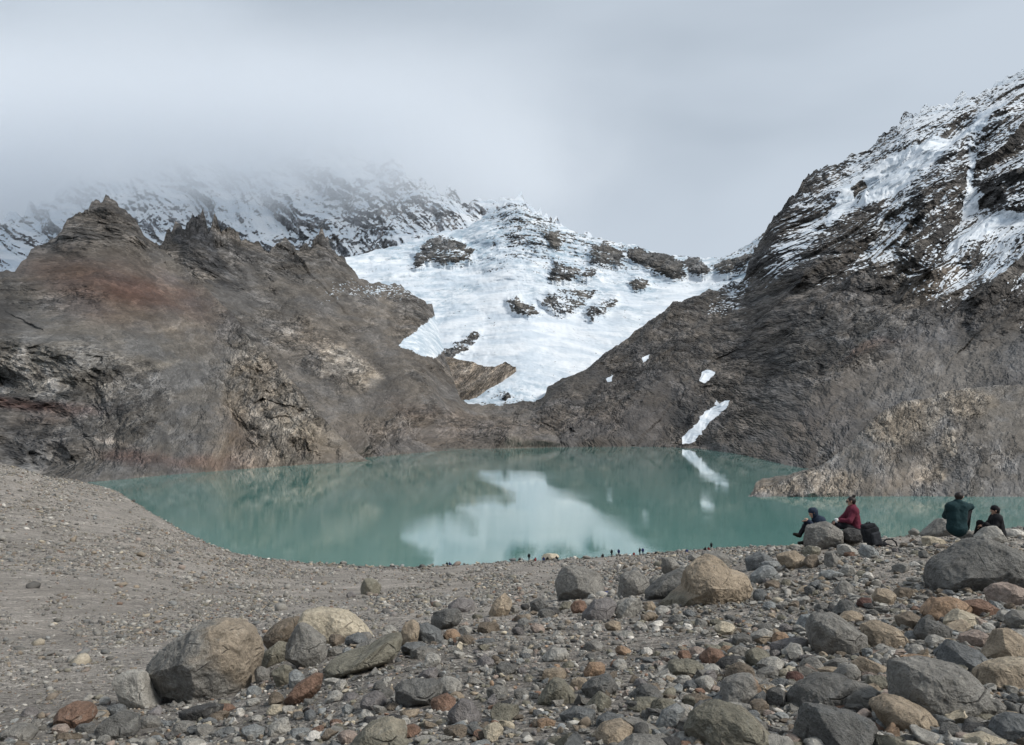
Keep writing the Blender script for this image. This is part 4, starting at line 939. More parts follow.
for t in [(261, 675, 17, 19, 'grey'), (283, 676, 22, 24, 'olive'), (295, 681, 19, 20, 'bluish'), (369, 648, 34, 15, 'grey', 15), (356, 640, 22, 13, 'slate'), (336, 641, 18, 13, 'brown'),
          (334, 653, 17, 11, 'grey'), (347, 653, 14, 9, 'bluish'), (389, 631, 15, 11, 'pale grey'), (413, 650, 28, 14, 'slate'), (452, 636, 17, 13, 'orange', 0, .9), (465, 631, 13, 9, 'pale grey'),
          (467, 641, 18, 11, 'brown'), (513, 611, 13, 10, 'grey'), (525, 607, 9, 7, 'charcoal'), (547, 614, 18, 9, 'dark grey'), (488, 629, 26, 14, 'brown'), (484, 642, 26, 6, 'slate', 8),
          (424, 654, 30, 14, 'grey'), (432, 661, 18, 16, 'pale grey'), (656, 582, 12, 14, 'grey'), (695, 558, 15, 8, 'grey'), (579, 608, 17, 14, 'rust'), (567, 608, 16, 12, 'olive'),
          (650, 607, 12, 12, 'tan', 0, .9), (663, 611, 15, 10, 'pale grey', 0, .9), (674, 612, 8, 7, 'grey'), (690, 614, 14, 7, 'slate', -10), (578, 627, 10, 8, 'white'), (597, 629, 10, 9, 'pale grey', 0, .9),
          (613, 627, 18, 12, 'tan'), (641, 627, 13, 12, 'pale grey'), (656, 630, 8, 7, 'white'), (550, 612, 22, 9, 'charcoal'), (771, 566, 26, 10, 'bluish'), (813, 562, 17, 15, 'brown'), (812, 552, 20, 12, 'olive'),
          (773, 585, 18, 10, 'brown'), (750, 587, 14, 9, 'dark grey', 0, .8), (747, 595, 13, 10, 'grey', 0, .8), (760, 596, 14, 13, 'slate', 0, .8), (831, 560, 19, 18, 'grey'), (847, 551, 20, 14, 'pale grey', -15),
          (850, 542, 17, 13, 'grey', 0, .8), (832, 576, 22, 11, 'bluish'), (844, 589, 19, 17, 'grey'), (849, 572, 16, 14, 'pale grey'), (868, 576, 13, 8, 'white'), (823, 608, 19, 11, 'dark grey'),
          (904, 595, 22, 14, 'brown'), (866, 603, 17, 11, 'maroon'), (915, 580, 22, 6, 'pale grey'), (915, 565, 9, 7, 'white'), (902, 569, 17, 10, 'grey'), (924, 555, 11, 10, 'dark grey'), (852, 618, 22, 13, 'tan'),
          (880, 686, 32, 22, 'olive'), (833, 673, 36, 10, 'tan'), (840, 665, 26, 12, 'grey'), (1006, 617, 16, 14, 'pale grey'), (1020, 622, 24, 26, 'grey'), (1020, 636, 24, 12, 'pale grey'), (914, 533, 10, 9, 'grey'),
          (967, 536, 16, 10, 'grey'), (932, 542, 26, 11, 'cream', -12), (1014, 534, 24, 10, 'white'), (554, 676, 28, 15, 'tan'), (580, 685, 20, 14, 'tan'), (610, 722, 28, 15, 'slate'), (665, 708, 32, 17, 'olive'),
          (727, 651, 16, 11, 'orange'), (697, 654, 20, 13, 'pinkish'), (685, 656, 14, 11, 'rust'), (763, 637, 22, 15, 'pale grey'), (742, 641, 26, 13, 'dark grey'), (790, 646, 44, 13, 'mauve', 8), (739, 653, 20, 13, 'grey'),
          (730, 664, 28, 13, 'charcoal', 15), (758, 659, 26, 22, 'olive'), (772, 666, 28, 16, 'pale grey', 10), (768, 675, 26, 14, 'grey', 20), (795, 678, 17, 13, 'maroon', 0, .8), (795, 654, 26, 19, 'pale grey'),
          (811, 667, 22, 18, 'grey', 25), (778, 701, 24, 24, 'dark grey'), (693, 687, 18, 12, 'slate', 0, .8), (706, 685, 20, 18, 'pale grey'), (697, 703, 34, 17, 'brown'), (684, 716, 14, 24, 'pale grey'),
          (757, 722, 13, 8, 'bluish', -20, .9), (783, 684, 24, 10, 'slate'), (767, 688, 17, 11, 'grey', 0, .8), (764, 711, 10, 8, 'slate', 0, .9), (693, 744, 22, 12, 'pale grey'), (935, 743, 36, 16, 'bluish'), (985, 743, 46, 16, 'cream'),
          (909, 741, 18, 11, 'dark grey'), (951, 734, 32, 20, 'dark grey', -35), (973, 733, 36, 18, 'charcoal'), (987, 726, 12, 9, 'white', -30), (936, 643, 20, 15, 'pale grey', 0, .9), (916, 650, 17, 10, 'pale grey'),
          (928, 652, 9, 7, 'grey', 0, .9), (893, 655, 12, 9, 'white', 0, .2), (878, 659, 9, 13, 'pale grey', 20), (868, 653, 11, 12, 'bluish'), (912, 637, 15, 11, 'bluish'), (917, 660, 34, 10, 'orange'),
          (18, 734, 34, 17, 'grey', 0, .8), (60, 730, 17, 10, 'pinkish', 0, .8), (100, 715, 18, 9, 'tan'), (86, 730, 24, 11, 'dark grey'), (117, 711, 20, 12, 'slate'), (78, 719, 15, 9, 'pinkish'), (195, 715, 62, 14, 'charcoal', 12),
          (182, 729, 24, 14, 'grey', 10), (224, 709, 26, 9, 'rust'), (240, 713, 10, 10, 'white'), (275, 711, 16, 12, 'cream', 0, .9), (254, 692, 16, 13, 'bluish'), (280, 729, 28, 19, 'pale grey', 15), (256, 720, 14, 8, 'pale grey'),
          (310, 716, 12, 12, 'slate', 0, .9), (300, 734, 24, 11, 'bluish'), (190, 744, 26, 11, 'pale grey'), (290, 744, 15, 10, 'tan'), (253, 703, 15, 9, 'pale grey'), (276, 699, 15, 15, 'brown'), (456, 698, 17, 11, 'tan'),
          (411, 732, 21, 14, 'rust'), (370, 722, 28, 10, 'charcoal'), (458, 733, 34, 14, 'brown'), (493, 733, 22, 21, 'cream'), (497, 694, 22, 15, 'grey'), (505, 714, 32, 19, 'olive'), (314, 672, 8, 7, 'white')]:
    cx, cy, w, h, c_ = t[:5]
    E(cx, cy, w, h, c_, t[5] if len(t) > 5 else 0, t[6] if len(t) > 6 else 0.12)
E(370, 588, 22, 18, 'olive', 0, .3, label='lone olive-grey boulder out on the smooth gravel slope', facet=.9)
E(351, 595, 9, 7, 'mauve', 0, .5, label='small mauve rock beside the lone boulder on the gravel slope')
SHORE_ROCK = E(550, 556.5, 19, 8, 'cream', 0, .3, label='cream boulder at the water line where several hikers rest', depth=212)
E(392, 565, 5, 3.5, 'pale grey', label='pale stone at the water line with nobody near it', depth=204)
E(343, 564.5, 8, 4.5, 'grey', label='grey boulder at the water line beyond the lone slope boulder', depth=206)
E(852, 536, 24, 15, 'charcoal', 0, .5, label='charcoal rock the woman in maroon sits on', maxd=19.9)

# scattered rocks of the boulder bench: 300 boulders and rocks in all, the rest further down as one heap of stones
def bench_weight(px, row):
    """how stony the bench is at a place in view: 0 bare gravel .. 1 packed with stones"""
    edge = float(np.interp(px, [-60, 0, 60, 110, 150, 260, 300, 420, 520, 600, 700, 760, 860, 1024, 1100], [728, 722, 712, 704, 700, 668, 650, 624, 612, 606, 600, 572, 548, 532, 530]))
    if row < edge: return 0.0
    w = 0.45+0.55*sstep(560, 800, px)
    for (x, y, rx, ry) in ((668, 640, 50, 9), (745, 612, 30, 6), (1000, 705, 45, 12), (900, 578, 28, 14), (250, 712, 28, 10)):
        w *= 1-0.85*math.exp(-((px-x)/rx)**2-((row-y)/ry)**2)
    return float(w)
pal_names = ['grey', 'pale grey', 'dark grey', 'slate', 'tan', 'brown', 'olive', 'mauve', 'bluish', 'pinkish', 'rust', 'cream', 'white', 'orange', 'charcoal']
pal_w = np.array([26, 17, 9, 6, 6, 7, 9, 5, 5, 3.5, 1.3, 3, 3, .45, 3.0]); pal_w /= pal_w.sum()
def free(px, row, w, h):
    for r in ROCKS:
        if abs(px-r['cx']) < (w+r['w'])*0.42 and abs(row-r['cy']) < (h+r['h'])*0.42: return False
    return True
tries = 0
while len(ROCKS) < 299 and tries < 20000:
    tries += 1
    px = rng.uniform(5, 1020); row = rng.uniform(530, 742)
    bw = bench_weight(px, row)
    if rng.random() > bw: continue
    hit = ground_hit(px, row)
    if hit is None or hit > 30: continue
    w = min(rng.uniform(0.09, 0.22)*F_PX/hit, 26); w = max(w, 7); h = w*rng.uniform(.5, .85)
    if not free(px, row-h*.4, w, h): continue
    E(px, row-h*.4, w, h, str(rng.choice(pal_names, p=pal_w)), rng.uniform(-25, 25), rng.uniform(.0, .7))

# labels: look first, then the landmark it lies by
LAND = [r for r in ROCKS if r['land']]
ADJ = {'grey': 'grey', 'slate': 'slate-blue', 'tan': 'tan', 'bluish': 'bluish-grey', 'mauve': 'mauve-grey', 'olive': 'olive-grey', 'rust': 'rust-brown', 'pinkish': 'pinkish-tan'}
used = set(r['label'] for r in ROCKS if r['label'])
def shape_word(r):
    a = r['w']/r['h']
    if a > 2.1: return 'flat'
    if a < 0.95: return 'upright'
    if a > 1.55: return 'oblong'
    return 'rounded' if r['facet'] < 0.5 else 'angular' if r['facet'] > 0.72 else 'chunky'
def rel(r, L):
    dx, dy = (r['cx']-L['cx'])/(L['w']*.5+r['w']*.5), (r['cy']+r['h']/2-L['cy']-L['h']/2)
    gap = math.hypot(r['cx']-L['cx'], r['cy']-L['cy'])-(L['w']+r['w'])*.5
    if abs(dx) < 0.8: return ('just behind' if gap < 14 else 'up the slope from') if dy < 0 else ('just in front of' if gap < 14 else 'down the slope from')
    return 'beside' if gap < 12 else 'near'
for r in ROCKS:
    if r['label']: continue
    size = 'large' if r['size'] > 0.55 else 'mid-sized' if r['size'] > 0.28 else 'small' if r['size'] > 0.15 else 'tiny'
    near = sorted((L for L in LAND if L is not r), key=lambda L: (r['cx']-L['cx'])**2+((r['cy']-L['cy'])*1.6)**2)
    noun = 'boulder' if r['size'] > 0.42 else 'rock'
    stem = f"{size} {shape_word(r)} {ADJ.get(r['colour'], r['colour'])} {noun}"
    cand = [f"{stem} {rel(r, near[0])} {near[0]['land']}"] + [f"{stem} {rel(r, near[0])} {near[0]['land']}, towards {q['land']}" for q in near[1:4]] + \
           [f"{stem} between {a['land']} and {b['land']}" for a in near[:3] for b in near[1:4] if a is not b] + \
           [f"{stem} {rel(r, near[0])} {near[0]['land']}, on its {'left' if r['cx'] < near[0]['cx'] else 'right'}"]
    cand = [c for c in cand if len(c.split()) <= 16]
    lab = next((c for c in cand if c not in used), None)
    if lab is None:
        lab = f"{stem} in line with {near[1]['land']} and {near[2]['land']}"
    used.add(lab); r['label'] = lab
for r in ROCKS: r['o']['label'] = r['label']

# ------------------------------------------------------------------ small stones, far past counting
def heap(name, px, d, size, mat, sub, label, colours=None, sink=0.3):
    v0, f0 = ICO[sub]; n = len(px)
    nv, nf = len(v0), len(f0)
    variants = []
    for k in range(14):
        r_ = np.random.default_rng(k+500); p = v0.copy()
        for _ in range(9):
            q = r_.normal(size=3); q /= np.linalg.norm(q); dd = p@q; lim = r_.uniform(.35, .76)
            p = p-q[None]*np.maximum(dd-lim, 0)[:, None]*.95
        p += r_.normal(size=p.shape)*.035
        variants.append(p)
    variants = np.array(variants)
    x = (px-512)/F_PX*d; y = d; z = ground_xy(x, y)
    idx = rng.integers(0, 14, n); P = variants[idx]                      # n,nv,3
    sc = np.stack([size*rng.uniform(.8, 1.3, n), size*rng.uniform(.7, 1.1, n), size*rng.uniform(.45, .85, n)], 1)/2
    P = P*sc[:, None, :]
    a = rng.uniform(0, 6.283, n); ca, sa = np.cos(a)[:, None], np.sin(a)[:, None]
    X, Y, Z = P[..., 0]*ca-P[..., 1]*sa, P[..., 0]*sa+P[..., 1]*ca, P[..., 2]
    b = rng.normal(0, .3, n)[:, None]; X, Z = X*np.cos(b)-Z*np.sin(b), X*np.sin(b)+Z*np.cos(b)
    V = np.stack([X+x[:, None], Y+y[:, None], Z+(z+sc[:, 2]*(1-2*sink))[:, None]], -1).reshape(-1, 3)
    Fc = (f0[None]+(np.arange(n)*nv)[:, None, None]).reshape(-1, 3)
    names = rng.choice(len(pal_names), n, p=pal_w if colours is None else colours)
    C = np.array([PAL[k] for k in pal_names])[names]*rng.uniform(.75, 1.25, n)[:, None]
    if name == 'slope_stones': C = C*.75+np.array((.19, .175, .155))*.25
    C = np.repeat(C, nv, 0)
    o = mesh_from(name, V, Fc, mat, C.clip(.01, .9), smooth=False)
    tag(o, label, 'stones', kind='stuff'); return o
MPEB = mat_pebbles()
def sample(n, pxr, dlog, sz, accept):
    px = rng.uniform(*pxr, n*4); d = np.exp(rng.uniform(math.log(dlog[0]), math.log(dlog[1]), n*4))
    x = (px-512)/F_PX*d; z = ground_xy(x, d); row = ROW_H-z/d*F_PX
    w = accept(px, row, d); k = rng.random(n*4) < w
    px, d = px[k][:n], d[k][:n]
    return px, d, sz(len(px), d)
vb = np.vectorize(bench_weight)
bw_ = lambda px, row, d: vb(px, row)
# fist to head sized stones packed over the bench
heap('bench_stones', *sample(8500, (-120, 1150), (3.4, 23), lambda n, d: np.clip(rng.lognormal(math.log(.085), .45, n), .03, .26), lambda a, b, c: vb(a, b)*(0.45+0.55*sstep(620, 700, a))), MSTONE, 3, 'packed loose stones of many colours covering the moraine bench')
heap('bench_pebbles', *sample(30000, (-120, 1150), (3.2, 23), lambda n, d: np.clip(rng.lognormal(math.log(.034), .45, n), .012, .11), lambda a, b, c: np.clip(vb(a, b)+.08, 0, 1)), MPEB, 2, 'small grey and tan pebbles between the boulders')
def slope_acc(px, row, d):
    s = fbm((px/40, row/12, px*0), 1.0, 3) + 1.3*fbm((px/150, row/38, px*0+3), 1.0, 3)
    z = ground_xy((px-512)/F_PX*d, d)
    return np.clip(0.42+1.5*s, .06, 1)*(row < 740)*(z > -38.1)*np.clip((d/60)**.8, .12, 1)
heap('slope_stones', *sample(66000, (-160, 1150), (9, 455), lambda n, d: np.clip(rng.lognormal(math.log(.082), .55, n)*(d/22)**.78, .03, 1.6), slope_acc), MPEB, 1, 'scattered stones over the gravel slope down to the water', sink=.32)
# shoreline of scattered blocks
def shore_acc(px, row, d):
    z = ground_xy((px-512)/F_PX*d, d); return (np.abs(z+37.3) < .9)*(.4+.6*(fbm((px/30, px*0, px*0), 1.0, 3) > .0))
heap('shore_stones', *sample(3200, (90, 1100), (195, 470), lambda n, d: np.clip(rng.lognormal(math.log(.75), .55, n), .3, 2.8), shore_acc), MPEB, 1, 'broken line of stones along the near water edge', sink=.25)
# ------------------------------------------------------------------ soft bodies from distance fields
def surface_nets(Fn, lo, hi, h):
    lo = np.array(lo, float)-3*h; hi = np.array(hi, float)+3*h
    n = np.ceil((hi-lo)/h).astype(int)+1
    ax = [lo[k]+np.arange(n[k])*h for k in range(3)]
    G = np.meshgrid(*ax, indexing='ij', sparse=True)
    F = Fn(*G).astype(np.float32)
    s = F < 0
    cx, cy, cz = n-1
    acc = np.zeros((cx, cy, cz, 3), np.float32); cnt = np.zeros((cx, cy, cz), np.float32)
    corners = [(a, b, c) for a in (0, 1) for b in (0, 1) for c in (0, 1)]
    def sub(A, c): return A[c[0]:c[0]+cx, c[1]:c[1]+cy, c[2]:c[2]+cz]
    for a in corners:
        for k in range(3):
            if a[k]: continue
            b = list(a); b[k] = 1; b = tuple(b)
            fa, fb = sub(F, a), sub(F, b); m = (fa < 0) != (fb < 0)
            t = np.where(m, fa/(fa-fb+1e-12), 0)
            for q in range(3):
                acc[..., q] += np.where(m, a[q]+(t if q == k else 0), 0)
            cnt += m
    act = cnt > 0
    idx = -np.ones(act.shape, np.int64); ii = np.argwhere(act); idx[act] = np.arange(len(ii))
    V = lo+(ii+acc[act]/cnt[act][:, None])*h
    faces = []
    for k in range(3):
        u, v = (k+1) % 3, (k+2) % 3
        sl = [slice(1, -1)]*3; sl[k] = slice(0, -1)
        a = s[tuple(sl)]; sl2 = list(sl); sl2[k] = slice(1, None); b = s[tuple(sl2)]
        for m, flip in ((a & ~b, False), (~a & b, True)):
            q = np.argwhere(m)
            if not len(q): continue
            for z_ in range(3):
                if z_ != k: q[:, z_] += 1
            du = np.zeros(3, int); du[u] = 1; dv = np.zeros(3, int); dv[v] = 1
            c = [idx[tuple((q-du-dv).T)], idx[tuple((q-dv).T)], idx[tuple(q.T)], idx[tuple((q-du).T)]]
            f = np.stack(c, 1); faces.append(f[:, ::-1] if flip else f)
    return V, np.concatenate(faces)

def cap(a, b, ra, rb):
    a = np.array(a, float); b = np.array(b, float); ab = b-a; L = ab@ab+1e-12
    def f(x, y, z):
        t = np.clip(((x-a[0])*ab[0]+(y-a[1])*ab[1]+(z-a[2])*ab[2])/L, 0, 1)
        return np.sqrt((x-a[0]-t*ab[0])**2+(y-a[1]-t*ab[1])**2+(z-a[2]-t*ab[2])**2)-(ra+(rb-ra)*t)
    f.box = (np.minimum(a-ra, b-rb), np.maximum(a+ra, b+rb)); return f
def rbox(c, half, rd, rz=0, rx=0):
    c = np.array(c, float); cz, sz, cx_, sx = math.cos(rz), math.sin(rz), math.cos(rx), math.sin(rx)
    def f(x, y, z):
        X, Y, Z = x-c[0], y-c[1], z-c[2]
        X, Y = X*cz+Y*sz, -X*sz+Y*cz
        X, Z = X*cx_+Z*sx, -X*sx+Z*cx_
        q = [np.abs(X)-half[0]+rd, np.abs(Y)-half[1]+rd, np.abs(Z)-half[2]+rd]
        return np.sqrt(np.maximum(q[0], 0)**2+np.maximum(q[1], 0)**2+np.maximum(q[2], 0)**2)+np.minimum(np.maximum(q[0], np.maximum(q[1], q[2])), 0)-rd
    R = float(np.linalg.norm(half)); f.box = (c-R, c+R); return f
def smin(a, b, k):
    h = np.clip(.5+.5*(b-a)/k, 0, 1); return b+(a-b)*h-k*h*(1-h)
def union(fs, k):
    def f(x, y, z):
        r = None
        for g in fs: v = g(x, y, z); r = v if r is None else smin(r, v, k)
        return r
    f.box = (np.min([g.box[0] for g in fs], 0), np.max([g.box[1] for g in fs], 0)); return f
def hard(*fs):
    def f(x, y, z):
        r = None
        for g in fs: v = g(x, y, z); r = v if r is None else np.minimum(r, v)
        return r
    f.box = (np.min([g.box[0] for g in fs], 0), np.max([g.box[1] for g in fs], 0)); return f
def wrinkle(f, amp, sc, seed):
    def g(x, y, z):
        X, Y, Z = np.broadcast_arrays(x, y, z); v = f(x, y, z); n = np.zeros(v.shape)
        m = np.abs(v) < 0.05
        n[m] = fbm((X[m], Y[m], Z[m]), sc, 3, .5, False, seed)
        return v+n*amp
    g.box = f.box; return g
def solid(name, f, h, mat, parent=None):
    V, Fc = surface_nets(f, f.box[0], f.box[1], h)
    return mesh_from(name, V, Fc[:, ::-1], mat, parent=parent)

SKIN = plain('skin', (.42, .26, .19), .55, 60, .001, .06); 
def cloth(name, c, sc=40, d=.006, var=.25): return plain(name, c, .9, sc, d, var, .2)
HAIR = plain('dark_hair', (.018, .013, .011), .5, 120, .003, .4); BOOT = cloth('boot_leather', (.03, .026, .022))
EYE = plain('eye_dark', (.02, .018, .016), .25, 50, 0, 0, .5); GLASS = plain('sunglass_lens', (.01, .01, .012), .12, 50, 0, 0, .6)

def fingers(wr, el, curl=0.6, side=1):
    wr = np.array(wr, float); d = wr-np.array(el, float); d /= np.linalg.norm(d)
    up = np.array([0, 0, 1.]) if abs(d[2]) < .85 else np.array([0, 1., 0])
    s = np.cross(d, up); s /= np.linalg.norm(s); dn = np.cross(s, d)
    if dn[2] > 0: dn = -dn
    pal = [cap(wr+s*o*.6, wr+d*.085+s*o, .016, .013) for o in (-.028, -.010, .010, .028)]
    fs = [union(pal, .02)]
    for o, L in ((-.030, .062), (-.011, .076), (.010, .082), (.030, .072)):
        a = wr+d*.085+s*o; m = a+(d*(1-.3*curl)+dn*curl*.8)*L*.5; e = m+(d*(1-curl)+dn*curl*1.1)*L*.5
        fs.append(hard(cap(a, m, .0105, .0095), cap(m, e, .0095, .008)))
    a = wr+d*.02-s*.03*side; m = a+(d*.55-s*.7*side+dn*.3)*.045; e = m+(d*.9-s*.1*side+dn*.4)*.035
    fs.append(union([cap(a, m, .014, .011), cap(m, e, .011, .009)], .004))
    return hard(*fs)

def person(J, look, res, loc, group=None, rz=0.0, sc=1.0, fine=True):
    J = {k: np.array(v, float) for k, v in J.items()}
    f = J['face']/np.linalg.norm(J['face']); hd = J['head']; up = np.array([0, 0, 1.]); up = up-f*(up@f)*.8; up /= np.linalg.norm(up)
    sd = np.cross(f, up)
    skull = [cap(hd+up*.03-f*.012, hd+up*.03+f*.008, .088, .086), cap(hd+f*.018-up*.035, hd+f*.038-up*.075, .062, .040)]
    feat = [cap(hd+f*.088+up*.012, hd+f*.108-up*.022, .008, .014), cap(hd+f*.087-up*.052-sd*.018, hd+f*.087-up*.052+sd*.018, .009, .009),
            cap(hd+sd*.086-up*.012, hd+sd*.090+up*.018, .014, .018), cap(hd-sd*.086-up*.012, hd-sd*.090+up*.018, .014, .018)]
    neck = cap(J['neck']-up*.03, hd-up*.04-f*.012, .055, .052)
    def torso(g):
        hw = (J['hipR']-J['hipL']); c = (J['shL']+J['shR'])/2; m = (J['hipL']+J['hipR'])/2
        mid = (c+m)/2; sw = (J['shR']-J['shL'])
        return [cap(J['hipL']*.8+m*.2, mid-sw*.22, .105+g, .095+g), cap(J['hipR']*.8+m*.2, mid+sw*.22, .105+g, .095+g),
                cap(mid-sw*.22, c-sw*.28, .10+g, .098+g), cap(mid+sw*.22, c+sw*.28, .10+g, .098+g),
                cap(J['shL'], J['shR'], .062+g, .062+g), cap(c, J['neck'], .08+g, .058+g)]
    def arm(s, g): return [cap(J['sh'+s], J['el'+s], .052+g, .040+g), cap(J['el'+s], J['wr'+s], .040+g, .028+g*.8)]
    def leg(s, g): return [cap(J['hip'+s], J['kn'+s], .082+g, .056+g), cap(J['kn'+s], J['an'+s], .054+g, .040+g)]
    def foot(s, g): return [cap(J['an'+s], J['an'+s]*.6+J['to'+s]*.4-up*.02, .042+g, .036+g), cap(J['an'+s]-up*.025, J['to'+s], .038+g, .030+g)]
    bf = union(skull+[neck]+torso(0)+arm('L', 0)+arm('R', 0)+leg('L', 0)+leg('R', 0)+foot('L', 0)+foot('R', 0), .035)
    parts = [bf, union(skull+feat, .012)]
    if fine: parts += [fingers(J['wrL'], J['elL'], look.get('curl', .6), 1), fingers(J['wrR'], J['elR'], look.get('curl', .6), -1)]
    else: parts += [union([cap(J['wr'+s], J['wr'+s]+(J['wr'+s]-J['el'+s])*.5, .032, .02)], .01) for s in 'LR']
    body = solid('person', hard(*parts), res, SKIN)
    body.location = loc; body.rotation_euler = (0, 0, rz); body.scale = (sc, sc, sc)
    g = look.get('puff', .022)
    jk = torso(g)+arm('L', g*.85)+arm('R', g*.85)+[cap(J['neck']-up*.03, J['neck']+up*.012, .075+g*.4, .068+g*.3)]
    if look.get('hem'): jk += [cap((J['hipL']+J['hipR'])/2+up*.1, (J['hipL']+J['hipR'])/2+np.array(look['hem']), .165, look.get('hr', .17))]
    res2 = res*1.25
    solid('jacket', wrinkle(union(jk, .04), .018 if fine else 0.0, .09, 3) if fine else union(jk, .04), res2, look['jacket'], body)
    solid('trousers', union(leg('L', .016)+leg('R', .016)+[cap(J['hipL'], J['hipR'], .125, .125)], .04), res2, look['trousers'], body)
    for s in 'LR': solid('boot', union(foot(s, .012), .02), res2, BOOT, body)
    c0 = hd+up*.03-f*.002
    def cut(fn, *planes):
        def q(x, y, z):
            v = fn(x, y, z)
            for (n_, d_) in planes: v = np.maximum(v, (x-hd[0])*n_[0]+(y-hd[1])*n_[1]+(z-hd[2])*n_[2]-d_)
            return v
        q.box = fn.box; return q
    if look.get('hat') is not None:
        solid('beanie', cut(union([cap(c0-f*.015, c0+up*.025, .104, .098)], .02), (-(up*.93-f*.36), .0-.0)), res2, look['hat'], body)
    if look.get('hood') is not None:
        solid('hood', cut(union([cap(c0-f*.03, c0-up*.06-f*.03, .115, .10), cap(J['neck'], c0-up*.06-f*.04, .09, .09)], .04), (f, .045)), res2, look['hood'], body)
    if look.get('hair', True):
        hs = [cap(c0-f*.018, c0+up*.008-f*.005, .100, .096), cap(c0-f*.05, hd-f*.055-up*.06, .066, .045)]
        solid('hair', cut(union(hs, .03), ((f*.93-up*.36), .035)), res2, look.get('hairmat', HAIR), body)
    if look.get('bun'):
        solid('hair_bun', wrinkle(union([cap(c0+up*.092-f*.060, c0+up*.11-f*.085, .040, .036), cap(c0+up*.13-f*.075, c0+up*.14-f*.12, .014, .010)], .02), .012, .04, 5), res2, HAIR, body)
    if fine:
        for s in (-1, 1):
            e = hd+f*.080+sd*.032*s+up*.012
            solid('eye', cap(e, e+f*.002, .011, .011), .005, EYE, body)
        if look.get('glasses'):
            solid('sunglasses', hard(*[rbox(hd+f*.100+sd*.032*s+up*.012, (.024, .024, .018), .012) for s in (-1, 1)], cap(hd+f*.10+sd*.055+up*.014, hd+sd*.098+up*.016, .006, .006), cap(hd+f*.10-sd*.055+up*.014, hd-sd*.098+up*.016, .006, .006)), .007, GLASS, body)
    return body

M_MAROON = cloth('maroon_fleece', (.115, .022, .038)); M_NAVY = cloth('navy_down', (.022, .032, .052)); M_GREEN = cloth('dark_green_shell', (.012, .032, .036))
M_BLACK = cloth('black_cloth', (.012, .012, .014)); M_DTR = cloth('dark_trousers', (.018, .018, .022)); M_BLUE = cloth('blue_cloth', (.03, .04, .12)); M_TEAL = cloth('dark_teal_beanie', (.010, .028, .034))
M_RED = cloth('red_cloth', (.18, .03, .03))
GN = 'people sitting on the moraine'
def seat(px, row, d): return tuple(at(px, row, d))
# woman in maroon, looking out over the lake to the left
p = person(dict(head=(-.07, .02, .80), face=(-.93, .30, -.08), neck=(-.03, .02, .66), shL=(-.06, -.17, .57), shR=(.00, .20, .57), elL=(-.22, -.24, .33), wrL=(-.40, -.12, .33),
                elR=(-.20, .26, .33), wrR=(-.42, .12, .27), hipL=(.02, -.09, .10), hipR=(.03, .11, .10), knL=(-.44, -.12, .20), knR=(-.44, .14, .22), anL=(-.50, -.12, -.22), anR=(-.52, .14, -.20), toL=(-.68, -.13, -.26), toR=(-.70, .14, -.24)),
           dict(jacket=M_MAROON, trousers=M_DTR, bun=True, glasses=True, puff=.035, curl=.8, hem=(.02, 0, .0)), .008, seat(854, 532.5, 20.5))
tag(p, 'woman in maroon jacket with hair in a bun and sunglasses, sitting above the lake', 'person', GN)
# hunched person in navy with beanie, behind the perched boulder
p = person(dict(head=(-.26, .0, .70), face=(-.88, -.15, -.35), neck=(-.17, .02, .58), shL=(-.10, -.17, .50), shR=(-.08, .19, .50), elL=(-.26, -.24, .30), wrL=(-.40, -.12, .50),
                elR=(-.25, .22, .30), wrR=(-.42, .06, .46), hipL=(.05, -.09, .10), hipR=(.05, .11, .10), knL=(-.36, -.12, .34), knR=(-.40, .14, .34), anL=(-.48, -.12, -.02), anR=(-.56, .10, .12), toL=(-.66, -.13, -.06), toR=(-.70, .10, .14)),
           dict(jacket=M_NAVY, trousers=M_DTR, hat=M_NAVY, hood=M_NAVY, puff=.045, curl=.7), .008, seat(822.5, 540, 20.6))
tag(p, 'hunched person in navy puffy jacket and beanie sitting behind the round boulder', 'person', GN)
# man in dark green shell seen from behind
p = person(dict(head=(.08, .05, .86), face=(.72, .66, -.12), neck=(.04, .03, .72), shL=(-.17, .02, .62), shR=(.22, .04, .62), elL=(-.15, .22, .38), wrL=(.02, .40, .34),
                elR=(.42, .16, .61), wrR=(.51, .36, .58), hipL=(-.11, .03, .11), hipR=(.13, .03, .11), knL=(.12, .46, .42), knR=(.50, .36, .50), anL=(.20, .62, .02), anR=(.54, .50, .04), toL=(.26, .78, -.02), toR=(.62, .66, .0)),
           dict(jacket=M_GREEN, trousers=M_BLACK, puff=.050, curl=.7, hem=(.03, 0, -.02), hr=.215), .008, seat(957, 532, 19.6))
tag(p, 'man in dark green jacket seen from behind, one arm resting on his raised knee', 'person', GN)
# person in black with beanie
p = person(dict(head=(-.03, .02, .66), face=(-.90, .25, -.1), neck=(.00, .02, .53), shL=(-.05, -.16, .46), shR=(.05, .20, .46), elL=(-.20, -.22, .24), wrL=(-.36, -.06, .28),
                elR=(-.10, .28, .24), wrR=(-.32, .16, .24), hipL=(.05, -.09, .09), hipR=(.06, .11, .09), knL=(-.34, -.12, .32), knR=(-.34, .14, .34), anL=(-.44, -.12, -.05), anR=(-.46, .14, -.03), toL=(-.60, -.13, -.1), toR=(-.62, .14, -.08)),
           dict(jacket=M_BLACK, trousers=M_BLACK, hat=M_BLACK, puff=.035, curl=.7), .008, seat(996.5, 537, 20.0))
tag(p, 'person in black jacket and black beanie sitting low behind the pale pointed rock', 'person', GN)

